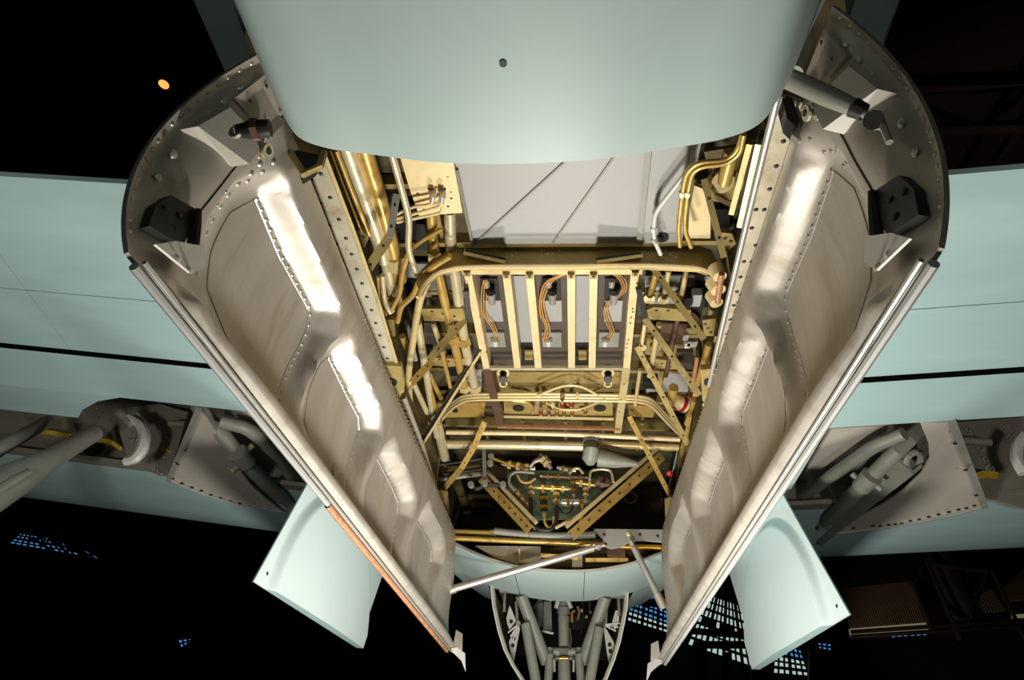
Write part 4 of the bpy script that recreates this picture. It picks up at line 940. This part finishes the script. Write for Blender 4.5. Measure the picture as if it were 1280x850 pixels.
MB().bar(*Z(2.86, (893, 246), (917, 258)), .02, .02).build('edge', 'gold_cream', t)
MB().prism(Z(2.88, (868, 232), (878, 236), (888, 262), (888, 298), (860, 298), (862, 262)), (0, 0, .02)).build('rivet_plate', 'gold_cream', None, 'pale cream riveted plate right of the twin bent pipes', 'panel')
pipe('slim gold pipe dropping through the right roof plate', Z(3.0, (836, 338), (830, 372)), 3.4, 'gold_pale', RG)
pipe('slim gold pipe second from the rack on the right roof plate', Z(3.0, (858, 338), (851, 374)), 3.2, 'gold_pale', RG)
pipe('gold pipe curving over the beam corner on the right', Z(3.0, (820, 342), (812, 370)), 4, 'gold', RG)
for i, (cx, cy) in enumerate([(811, 370), (829, 371), (850, 372), (801, 431), (819, 431)]):
    MB().disc(at(cx, cy, z=3.1), (0, -.2, -1), .034, .03, 14).build('grommet', 'gold_pale', None, ('round grommet cup nearest the beam end, beside the rack', 'second round grommet cup from the rack below the beam', 'third round grommet cup from the rack below the beam', 'round grommet cup below the right gusset, nearer the rack', 'round grommet cup below the right gusset, farther from the rack')[i], 'fitting', 'grommet cups on the right roof plates')
pipe('cream tube standing right of the rack', Z(2.95, (806, 405), (802, 432)), 2.6, 'gold_cream', RG)
pipe('gold tube below the lower right gusset', Z(2.95, (800, 462), (794, 506)), 2.4, 'gold_pale', RG)
pipe('rusty gold stub below the lower right gusset', Z(2.95, (829, 462), (824, 486)), 3.2, 'gold', RG)
RB = ['pale gold pipe under the upper right gusset, nearest the rack', 'brown pipe under the upper right gusset, second from the rack', 'gold pipe along the right wall just above the right hinge box', 'short gold pipe left of the right hinge box', 'pale gold pipe below the bright cast bracket at right', 'thin coppery tube left of the right hinge box', 'gold pipe at the forward right below the last brace', 'cream pipe end at the forward right corner by the hinge']
for i, (a, b, r, mt) in enumerate([((824, 405), (812, 470), 3.5, 'gold_pale'), ((848, 395), (832, 470), 3, 'bronze_brown'), ((886, 430), (872, 480), 4, 'gold'), ((868, 500), (858, 530), 3, 'gold'), ((892, 360), (886, 412), 3.5, 'gold_pale'), ((872, 445), (862, 500), 2.5, 'copper_strip'), ((860, 540), (850, 580), 4, 'gold'), ((852, 580), (846, 620), 3.4, 'tube_cream')]):
    pipe(RB[i], Z(2.9, a, b), r, mt, 'straight pipes in the right wall bundle')
t = thing('bright_bracket', tuple(at(900, 350, z=2.7)), 'bright gold cast bracket beside the right end of the transverse beam', 'bracket')
for cx, cy, r in ((897, 340, .04), (895, 357, .045), (893, 373, .04)): MB().cyl(at(cx-2, cy-5, z=2.72), at(cx+3, cy+6, z=2.66), r, r*.8, 12).build('casting', 'gold_cream', t)
MB().tube(Z(2.64, (902, 342), (899, 362), (897, 378)), .014, 8).build('link', 'copper_strip', t)
t = thing('motor', tuple(at(848, 500, z=2.8)), 'small cream and red motor drum near the right braces', 'motor')
a, b = Z(2.8, (840, 500), (856, 506)); MB().cyl(a, b, .055, None, 16).build('drum', 'gold_cream', t); MB().cyl(a.lerp(b, .55), a.lerp(b, .8), .058, None, 16).build('band', 'red_cap', t)
MB().cyl(b, b+(b-a)*.2, .03, None, 12).build('end_cap', 'dark_steel', t); MB().cyl(*Z(2.8, (842, 484), (840, 496)), .03, .03, 12).build('knob', 'gold', t)
t = thing('small_relay_box', tuple(at(858, 388, z=3.0)), 'dark relay box with red cables at the right roof corner', 'relay box')
MB().box(at(862, 380, z=3.05), .14, .2, .08).build('case', 'dark_steel', t); MB().box(at(870, 372, z=3.0), .05, .1, .05).build('terminal', 'grey_plate', t)
for k in range(3): MB().tube(fillet(Z(2.98, (855, 390+3*k), (868, 392+3*k), (874, 400+2*k)), 3), .008, 6).build('cable', 'bronze_brown', t)
t = thing('small_relay_box', tuple(at(858, 430, z=2.95)), 'purple brown relay with white terminals right of the rack', 'relay box')
MB().box(at(840, 412, z=3.1), .16, .2, .06).build('case', 'bronze_brown', t)
for a in ((857, 420), (862, 428), (868, 428), (859, 430)): MB().box(at(*a, z=2.98), .03, .05, .03).build('terminal', 'white_grey', t)
MB().disc(at(847, 546, z=2.7), (0, 0, -1), .012, .02, 10).build('union_cap', 'red_cap', None, 'tiny red cap beside the rear right brace foot', 'cap') if False else None
MB().rivet(at(837, 592, z=2.62), (0, -.5, -1), .026, 10).build('red_knob', 'red_cap', None, 'small bright red knob at the forward right bay wall', 'knob')

# ================================================================== FORWARD BULKHEAD EQUIPMENT
FY = 4.85
pipe('slim bright cross tube nearest the rack at the forward end', [at(558, 540, y=4.45), at(700, 542, y=4.45), at(850, 549, y=4.45)], 3.4, 'gold_cream', name='cross_tube', cat='tube', seg=12)
pipe('thick mottled cross tube left of the grey actuator', [at(555, 555, y=4.55), at(640, 556, y=4.55), at(733, 558, y=4.55)], 6, 'tube_cream', name='cross_tube', cat='tube', seg=14)
pipe('thick mottled cross tube right of the grey actuator', [at(748, 555, y=4.55), at(848, 559, y=4.55)], 5, 'gold_pale', name='cross_tube', cat='tube', seg=14)
t = thing('crank_actuator', tuple(at(740, 565, y=4.5)), 'dark grey domed actuator with a long tapered arm to the right', 'actuator')
MB().tube([at(739, 556, y=4.5), at(739, 563, y=4.45), at(738, 574, y=4.5), at(738, 580, y=4.5)], [.045, .06, .065, .03], 16).build('dome', 'gear_grey', t)
MB().cyl(at(739, 544, y=4.5), at(739, 553, y=4.5), .065, None, 16).build('collar', 'gear_grey', t)
MB().tube([at(748, 572, y=4.5), at(770, 576, y=4.5), at(797, 580, y=4.5)], [.07, .055, .02], 12).build('arm', 'gear_grey', t)
MB().tube([at(750, 563, y=4.55), at(770, 568, y=4.55), at(798, 577, y=4.55)], .018, 8).build('rod', 'black_steel', t)
for p, lab in ([(602, 598), (662, 662)], 'left'), ([(828, 570), (716, 668)], 'right'):
    a, b = [at(*q, y=4.9-.15*i) for i, q in enumerate(p)]
    t = thing('v_beam', tuple(b), '%s arm of the gold V beam holding the hydraulic valves' % lab, 'beam')
    MB().channel(a, b, .075, .012, lip=.06).build('web', 'gold', t)
    sd = (b-a).cross(EYE-a).normalized(); q = sd*(.07 if lab == 'right' else -.07)
    q = q if q.z > 0 else -q
    MB().bar(a+q, b+q, .03, .03).build('flange', 'gold_pale', t)
    rv = MB()
    for k in range(9): rv.rivet(a.lerp(b, (k+.5)/9)+(EYE-a).normalized()*.008, EYE-a, .011)
    rv.build('rivets', 'dark_steel', t, kind='stuff')
MB().prism([at(*q, y=4.98) for q in [(634, 588), (752, 588), (770, 606), (720, 648), (655, 650), (634, 625)]], (0, .02, 0)).build('valve_panel', 'green_panel', None, 'grey green mounting panel behind the hydraulic valves', 'panel')
def fit(label, a, b, rpx, mat, nuts=2, cat='valve', name='hydraulic_valve', y=FY):
    A, B = at(*a, y=y), at(*b, y=y); r = rpx*mpp(A); t = thing(name, tuple(A), label, cat)
    MB().cyl(A, B, r, None, 14).build('body', mat, t); d = (B-A)
    for k in range(nuts):
        f = (k+.5)/nuts; c = A+d*f; MB().hexnut(c-d.normalized()*r*.5, c+d.normalized()*r*.5, r*1.35).build('nut', 'brass' if mat != 'brass' else 'gold_cream', t)
    MB().cyl(A-d.normalized()*r*1.2, A, r*.6, r*.8, 10).build('port', 'silver_bright', t); MB().cyl(B, B+d.normalized()*r*1.2, r*.8, r*.6, 10).build('port', 'silver_bright', t)
    return t
fit('gold valve body at the upper left of the hydraulic cluster', (632, 580), (664, 585), 4.2, 'brass', 3)
fit('silver chain of unions slanting at lower left of the valve cluster', (643, 612), (659, 632), 3.3, 'silver_bright', 3)
fit('slim horizontal manifold through the middle of the valve cluster', (678, 595), (732, 597), 2.5, 'bronze_brown', 4)
fit('bright brass cross pipe in the centre of the valve cluster', (672, 609), (710, 611), 3.4, 'brass', 3)
fit('upright brass valve stem in the centre of the cluster', (695, 613), (695, 631), 3.2, 'brass', 2)
fit('brass valve at upper right of the cluster next to the pump', (721, 603), (742, 606), 3.6, 'brass', 2)
fit('upright brass stem below the upper right valve', (732, 608), (732, 622), 2.8, 'brass', 2)
fit('silver accumulator cylinder at lower right of the cluster', (703, 628), (733, 628), 4.6, 'silver_bright', 2)
fit('black and silver upright valve at the lower middle of the cluster', (679, 618), (680, 640), 4.4, 'dark_steel', 2)
fit('small brass upright union left of the black valve', (664, 606), (664, 620), 3, 'brass', 2)
fit('grey valve over the slim manifold', (700, 585), (716, 588), 3.2, 'gear_grey', 2)
fit('brass tee at the top middle of the cluster', (678, 572), (686, 582), 4.2, 'brass', 2)
fit('small cream union right of the gold valve body', (668, 577), (676, 573), 2.6, 'gold_cream', 1)
fit('small brown upright valve between manifold and cross pipe', (716, 600), (717, 618), 3.2, 'bronze_brown', 2)
t = thing('hydraulic_pump', tuple(at(755, 604, y=FY)), 'purple brown drum shaped pump at the right of the valve cluster', 'pump')
a, b = at(746, 602, y=FY), at(763, 606, y=FY); MB().cyl(a, b, .055, None, 18).build('drum', 'bronze_brown', t); MB().cyl(a.lerp(b, .45), a.lerp(b, .62), .06, None, 18).build('band', 'dark_steel', t)
MB().cyl(b, b+(b-a)*.3, .03, .02, 12).build('shaft', 'silver_bright', t); MB().disc(at(753, 607, y=FY-.06), (0, -1, 0), .016, .02, 10).build('cap', 'silver_bright', t)
def hose(label, pts, rpx, mat, y=4.78): return pipe(label, [at(*p, y=y) for p in pts], rpx, mat, name='hose', cat='hose')
hose('grey hose looping at the left of the valve cluster', [(668, 591), (646, 589), (637, 594), (636, 604), (644, 613)], 2, 'gear_grey')
hose('thick black hose hanging in a U below the valves', [(663, 622), (664, 650), (672, 662), (689, 663), (696, 651), (696, 632)], 2.7, 'black_rubber')
hose('gold hose curling inside the black U hose', [(680, 642), (681, 654), (686, 661), (692, 657), (692, 646)], 1.9, 'gold')
hose('thin black hose drooping under the silver accumulator', [(699, 634), (704, 643), (713, 641), (716, 632)], 1.3, 'black_rubber')
hose('gold pipe arched over the brown pump', [(737, 600), (738, 588), (752, 586), (764, 588), (767, 603)], 1.8, 'tube_cream')
hose('pale hose arched above the slim manifold', [(712, 592), (716, 586), (724, 585), (729, 592)], 1.8, 'tube_cream')
hose('pale hose bending from the top brass tee', [(662, 584), (668, 577), (676, 575)], 1.8, 'white_grey')
hose('orange yellow wire drooping across the upper left valve', [(647, 594), (651, 602), (660, 604), (669, 598)], 1.6, 'wire_orange')
hose('gold pipe dropping at right of the accumulator to the V beam', [(728, 630), (728, 645), (724, 652)], 1.8, 'gold')
hose('pale gold pipe following the right V beam', [(694, 660), (716, 648), (732, 640)], 2.2, 'gold_pale')
# left bulkhead linkage
t = thing('bell_crank', tuple(at(606, 605, y=4.7)), 'dark grey upright bell crank with links at the forward left of the bay', 'linkage')
MB().bar(at(605, 562, y=4.7), at(606, 604, y=4.7), .03, .05).build('lever', 'gear_grey', t)
MB().tube(fillet([at(588, 606, y=4.7), at(596, 612, y=4.7), (at(606, 606, y=4.7)), at(620, 606, y=4.7), at(631, 608, y=4.7)], 3), .018, 8).build('link', 'dark_steel', t)
for a in ((589, 607), (629, 607), (606, 605), (614, 572), (613, 580)): MB().disc(at(*a, y=4.68), (0, -1, 0), .025, .03, 12).build('pivot', 'gear_grey', t)
MB().tube([at(613, 572, y=4.72), at(634, 580, y=4.75)], .014, 8).build('rod', 'brass', t)
for k, (yy0, mt) in enumerate(((586, 'dark_steel'), (592, 'gear_grey'), (573, 'dark_steel'))):
    pipe(('middle dark', 'lowest, lighter grey', 'uppermost dark')[k]+' horizontal control rod at the forward left of the bay', [at(548, yy0+8, y=4.75), at(604, yy0, y=4.75)], 2.6, mt, 'control rods at the forward left', 'control_rod', 'rod')
bx = MB()
for a in ((555, 583, 600, 590),): bx.prism([at(a[0], a[1], y=4.8), at(a[2], a[1]-2, y=4.8), at(a[2], a[3], y=4.8), at(a[0], a[3]+2, y=4.8)], (0, .05, 0))
bx.build('shelf_angle', 'olive', None, 'olive shelf angle at the forward left bulkhead', 'bracket')
for k, (x0, y0, x1, y1) in enumerate([(585, 618, 640, 623), (590, 628, 615, 634), (625, 565, 640, 600), (690, 562, 705, 582), (640, 565, 690, 574), (755, 592, 792, 600), (790, 560, 840, 575)]):
    MB().prism([at(x0, y0, y=5.9), at(x1, y0, y=5.9), at(x1, y1, y=5.9), at(x0, y1, y=5.9)], (0, .04, 0)).build('bulkhead_stiffener', ('olive', 'olive_dark', 'olive', 'olive', 'dark_steel', 'gold', 'olive')[k], bay)
t = thing('vent_grille', tuple(at(788, 622, y=5.9)), 'round ribbed vent on the dark forward bulkhead at right', 'vent')
MB().ring(at(788, 622, y=5.9), (0, -1, 0), .055, .012).build('rim', 'olive', t)
for k in range(4): MB().bar(at(779+6*k, 614, y=5.9), at(779+6*k, 630, y=5.9), .01, .02, (0, -1, 0)).build('slat', 'olive_dark', t)

# lower edge of the forward bulkhead: tubes, gusset plate, recess below, door struts
pipe('grey padded torque tube along the forward edge of the bay', [at(618, 664, y=5.0), at(660, 668, y=5.0), at(700, 670, y=5.0), at(744, 668, y=5.0)], 4.5, 'gear_grey', name='torque_tube', cat='tube', seg=14)
pipe('brass tube end left of the grey torque tube', [at(560, 664, y=5.02), at(618, 666, y=5.02)], 3, 'gold', name='torque_tube', cat='tube', clamps=((.97, 'olive'),))
pipe('long brass tube below the grey torque tube', [at(560, 672, y=5.0), at(640, 676, y=5.0), at(760, 681, y=5.0)], 3.2, 'gold', name='torque_tube', cat='tube')
pipe('short brass tube at the right under the grey strut bracket', [at(775, 683, y=5.03), at(826, 684, y=5.03)], 3.4, 'brass', name='torque_tube', cat='tube')
sb = thing('strut_bracket', tuple(at(790, 670, y=4.97)), 'grey cut out bracket plate carrying both door struts at the forward right', 'bracket')
MB().prism([at(*q, y=4.97) for q in [(742, 662), (745, 661), (829, 662), (830, 677), (806, 675), (790, 675), (776, 683), (764, 685), (756, 682), (753, 672)]], (0, .03, 0)).build('plate', 'grey_plate', sb)
MB().rivet(at(786, 667, y=4.97), (0, -1, 0), .022, 10).build('bolt', 'gold_cream', sb)
for a in ((755, 668), (800, 668), (757, 680), (822, 670)): MB().rivet(at(*a, y=4.97), (0, -1, 0), .012, 8).build('rivet', 'dark_steel', sb)
rc = thing('belly_recess', tuple(at(690, 700, y=5.2)), 'cream and brown recess with brackets behind the forward edge tubes', 'recess')
MB().prism([at(*q, y=5.16) for q in [(594, 682), (676, 683), (676, 700), (664, 706), (650, 706), (618, 697)]], (0, .02, 0)).build('back_plate', 'sill', rc)
MB().prism([at(*q, y=5.2) for q in [(676, 680), (815, 684), (800, 700), (760, 708), (676, 710)]], (0, .02, 0)).build('back_plate', 'olive_dark', rc)
MB().prism([at(*q, y=5.14) for q in [(715, 690), (728, 690), (728, 709), (715, 709)]], (0, .03, 0)).build('post', 'sill', rc)
MB().bar(at(676, 694, y=5.14), at(722, 697, y=5.14), .03, .02).build('rail', 'gold', rc); MB().bar(at(732, 700, y=5.14), at(785, 700, y=5.14), .03, .03).build('rail', 'gold', rc)
MB().box(at(770, 690, y=5.12), .14, .05, .08).build('block', 'bronze_brown', rc)
MB().prism([at(*q, y=5.14) for q in [(648, 685), (649, 704), (651, 704), (650, 685)]], (0, .02, 0)).build('post', 'gold_cream', rc)
for lab, a, b, y0, y1, r in (('long pale silver strut from the left bomb door to the grey bracket', (560, 738), (742, 685), 4.98, 4.93, 4.6), ('short silver strut from the right bomb door to the grey bracket', (826, 752), (792, 684), 4.98, 4.93, 4.2)):
    A, B = at(*a, y=y0), at(*b, y=y1); t = thing('door_strut', tuple(A), lab, 'strut'); d = (B-A).normalized(); r = r*mpp(A)
    MB().cyl(A, B, r, None, 14).build('tube', 'silver_bright', t); MB().cyl(A-d*.05, A+d*.06, r*1.3, r*1.2, 14).build('collar', 'silver', t)
    MB().cyl(B, B+d*.08, r*.55, None, 10).build('rod_end', 'silver_bright', t); MB().hexnut(B+d*.02, B+d*.05, r*.9).build('nut', 'silver_bright', t)
# rear door jacks
A, B = at(962, 88, y=.95), at(1066, 134, y=.955)
t = thing('door_jack', tuple(B), 'thick grey cylinder jack at upper right pushing the right bomb door', 'actuator')
d = (B-A).normalized(); r = 13*mpp(B)
MB().tube([A, A.lerp(B, .7), B], [r, r, r*.82], 18).build('cylinder', 'gear_grey', t)
MB().cyl(B, B+d*.03, r*.95, r*.8, 14).build('gland', 'dark_steel', t); E_ = at(1094, 150, y=.955)
MB().cyl(B, E_, r*.4, None, 12).build('piston_rod', 'silver_bright', t)
fk = MB()
for q in (-.018, .018): fk.tube(fillet([E_+V((0, q, 0)), at(1104, 158, y=.955+q), at(1112, 178, y=.955+q)], 3), .008, 8)
fk.build('fork', 'silver_bright', t); MB().cyl(at(1092, 150, y=.93), at(1092, 150, y=.98), .022, None, 12).build('pin', 'dark_steel', t)
A, B = at(338, 160, y=.96), at(296, 164, y=.955)
t = thing('door_jack', tuple(B), 'short dark rod end linking the left bomb door to the fuselage', 'actuator')
MB().tube([A, A.lerp(B, .5), B], [.022, .026, .016], 12).build('rod', 'dark_steel', t); MB().ring(B, (.2, 1, .2), .016, .007).build('eye', 'silver', t)
MB().hexnut(A.lerp(B, .35), A.lerp(B, .55), .03).build('nut', 'bronze_brown', t)
# small hinge fittings beside the right jack
MB().prism([at(*q, y=1.2) for q in [(976, 118), (990, 122), (1000, 150), (994, 158), (984, 148)]], (0, .05, 0)).build('hinge_fitting', 'dark_steel', None, 'dark curved hinge fitting below the right door jack', 'fitting')
MB().prism([at(*q, y=1.22) for q in [(996, 128), (1004, 150), (998, 174), (990, 168), (992, 145)]], (0, .02, 0)).build('hinge_fitting', 'silver', None, 'silver riveted hinge strap below the right door jack', 'fitting')
MB().tube([at(1004, 40, y=1.0), at(990, 90, y=1.05)], .03, 10).build('hinge_post', 'gear_grey', None, 'grey post with a round bolt between belly and right door', 'fitting')

# ================================================================== NOSE GEAR
NY = 6.35
ng = thing('nose_gear', tuple(at(706, 850, y=NY)), 'grey nose landing gear with central strut and V braces at bottom centre', 'landing gear')
def nt_(name, a, b, rpx, y0=NY, y1=NY, mat='gear_grey', r1=None):
    A, B = at(*a, y=y0), at(*b, y=y1); r = rpx*mpp(A); return MB().cyl(A, B, r, r if r1 is None else r1*mpp(B), 14).build(name, mat, ng)
nt_('strut_upper', (704, 752), (705, 808), 6.5)
nt_('strut_collar', (704.5, 760), (704.6, 767), 8); nt_('strut_collar', (704.6, 771), (704.7, 777), 7.4); nt_('strut_collar', (704.5, 752), (704.6, 757), 7.6)
nt_('torque_tube', (684, 815), (727, 815), 5.2)
for a in ((687, 810), (724, 810)): nt_('torque_collar', a, (a[0], a[1]+11), 4.2, NY-.05, NY-.05)
nt_('strut_lower', (705, 822), (706, 880), 8, NY, NY)
for q in (((687, 818), (684, 870)), ((724, 818), (727, 870))): nt_('fork', *q, 5.2, NY-.1, NY-.1)
for q in (((651, 744), (683, 828)), ((757, 746), (728, 828))): nt_('drag_brace', *q, 7.4, NY-.35, NY-.05)
for q in (((657, 780), (674, 875)), ((749, 785), (733, 875))): nt_('side_leg', *q, 6.3, NY-.3, NY-.3)
nt_('cross_rod', (690, 823), (722, 823), 2); 
for q in (((693, 825), (693, 840)), ((717, 825), (717, 840))): nt_('small_link', *q, 1.6, NY-.1, NY-.1, 'sill')
for q in (((698, 748), (695, 760)), ((709, 748), (714, 760))): nt_('white_link', *q, 2.6, NY-.15, NY-.15, 'white_grey')
for q in (((715, 765), (715, 778)), ((699, 823), (710, 823))): nt_('fitting', *q, 1.8, NY-.12, NY-.12, 'brass')
MB().tube([at(712, 785, y=NY-.12), at(714, 800, y=NY-.12), at(712, 812, y=NY-.12)], .008, 6).build('hose', 'bronze_brown', ng)
t = thing('nose_well_equipment', tuple(at(675, 790, y=6.7)), 'dark canister and bent plate beside the nose strut', 'equipment')
MB().cyl(at(675, 755, y=6.7), at(675, 785, y=6.7), .05, None, 16).build('canister', 'gear_grey', t)
MB().tube([at(668, 762, y=6.7), at(675, 750, y=6.7), at(682, 762, y=6.7)], .03, 10).build('strap', 'well_grey', t)
MB().prism([at(*q, y=6.6) for q in [(680, 752), (689, 752), (690, 788), (679, 789)]], (0, .03, 0)).build('plate', 'gear_grey', t)
MB().bar(at(678, 789, y=6.58), at(692, 792, y=6.58), .02, .04).build('plate_edge', 'silver_bright', t)
for k, (a, b) in enumerate((((728, 752), (726, 795)), ((737, 752), (734, 790)), ((722, 758), (722, 775)))): MB().tube([at(*a, y=6.6), at((a[0]+b[0])/2+2, (a[1]+b[1])/2, y=6.6), at(*b, y=6.6)], .012, 6).build('hose', ('dark_steel', 'bronze_brown', 'olive')[k], t)
for a in ((717, 765), (738, 766), (733, 772), (727, 764)): MB().disc(at(*a, y=6.55), (0, -1, 0), .014, .03, 8).build('fitting', 'sill', t)
MB().box(at(725, 780, y=6.75), .2, .04, .12).build('tray', 'dark_steel', t)
# well roof/sides
nw = thing('nose_wheel_well', (0, 7, 2.3), 'dark interior of the nose wheel well above the nose gear', 'recess')
MB().box((0.05, 7.3, 3.0), 1.2, 2.6, .04).build('roof', 'well_grey', nw); MB().box((.05, 8.6, 2.6), 1.2, .04, .9).build('front_wall', 'black_steel', nw)
for s in (-1, 1): MB().box((s*.58+.03, 7.3, 2.65), .03, 2.6, .75).build('side', 'well_grey', nw)
MB().box((.03, 6.07, 2.42), 1.15, .03, .42).build('rear_wall', 'well_grey', nw)
MB().bar(at(655, 744, y=6.1), at(690, 750, y=6.1), .02, .03).build('edge_angle', 'silver', nw); MB().bar(at(730, 750, y=6.1), at(765, 745, y=6.1), .02, .03).build('edge_angle', 'silver', nw)
# nose gear doors, curved shells seen end-on
for s, pr in ((-1, [(613, 728), (614.5, 742), (616, 757), (619, 772), (623, 790), (630, 812), (640, 832), (652, 850), (668, 875)]), (1, [(785, 731), (785, 745), (783.5, 762), (780, 780), (775, 803), (768, 825), (760, 845), (750, 868)])):
    lab = 'left' if s < 0 else 'right'
    t = thing('nose_gear_door', tuple(at(*pr[-1], y=6.05)), 'curved %s nose gear door seen edge on with pale inner rim' % lab, 'gear door')
    E0 = [at(*q, y=6.02) for q in pr]
    back = lambda off, dy: [p+V((-s*off, dy, 0)) for p in E0]
    n = len(E0)
    MB().grid([E0, back(0.03, 1.9)]).build('outer_skin', 'blue_paint', t)
    MB().grid([back(.012, 0.01), back(.04, 1.9)]).build('inner_skin', 'well_panel', t)
    wd = .034
    MB().grid([back(0.0, 0), back(.010, -.006), back(wd*.8, 0.0), back(wd, .03)]).build('rim', 'sill', t)
    MB().tube(E0, .006, 6).build('edge_bead', 'blue_door', t)
    X = lambda q: at(q[0], q[1], y=6.25)
    mir = (lambda q: q) if s < 0 else None
    if s < 0:
        pa = [(633, 772), (637, 757), (640, 763), (645, 776), (637, 787), (634, 780)]; pb = [(648, 780), (650, 786), (646, 806), (642, 830), (640, 826), (636, 802)]; hol = [(639, 777), (642.5, 798), (641, 807)]; rods = [((645, 752), (647, 778)), ((631, 742), (630, 765))]
    else:
        pa = [(763, 786), (769, 764), (773, 762), (774, 775), (770, 786)]; pb = [(754, 781), (759, 788), (769, 806), (765, 826), (762, 834), (758, 812)]; hol = [(765, 784), (762, 806), (763, 814)]; rods = [((759, 742), (757, 780)), ((773, 745), (774, 770))]
    br = MB().prism([X(q) for q in pa], (0, .015, 0)); br.prism([X(q) for q in pb], (0, .015, 0))
    c0 = X(pb[0])
    for k in range(3): br.bar(c0, X((pa[-2][0]+s*(-2+k*3)*-1, pa[-2][1]+4+5*k)), .012, .02)
    br.build('pierced_bracket', 'white_grey', t)
    hm = MB()
    for h in hol: hm.disc(at(*h, y=6.245), (0, -1, 0), .017, .004, 14)
    hm.build('holes', 'black_rubber', t)
    for a, b in rods: MB().tube([X(a), X(b)], .014, 8).build('link_rod', 'silver', t)
    MB().disc(at(pb[0][0], pb[0][1], y=6.24), (0, -1, 0), .022, .03, 12).build('pivot', 'silver', t)

# clean helper property
for o in ALL:
    if '_w' in o: del o['_w']
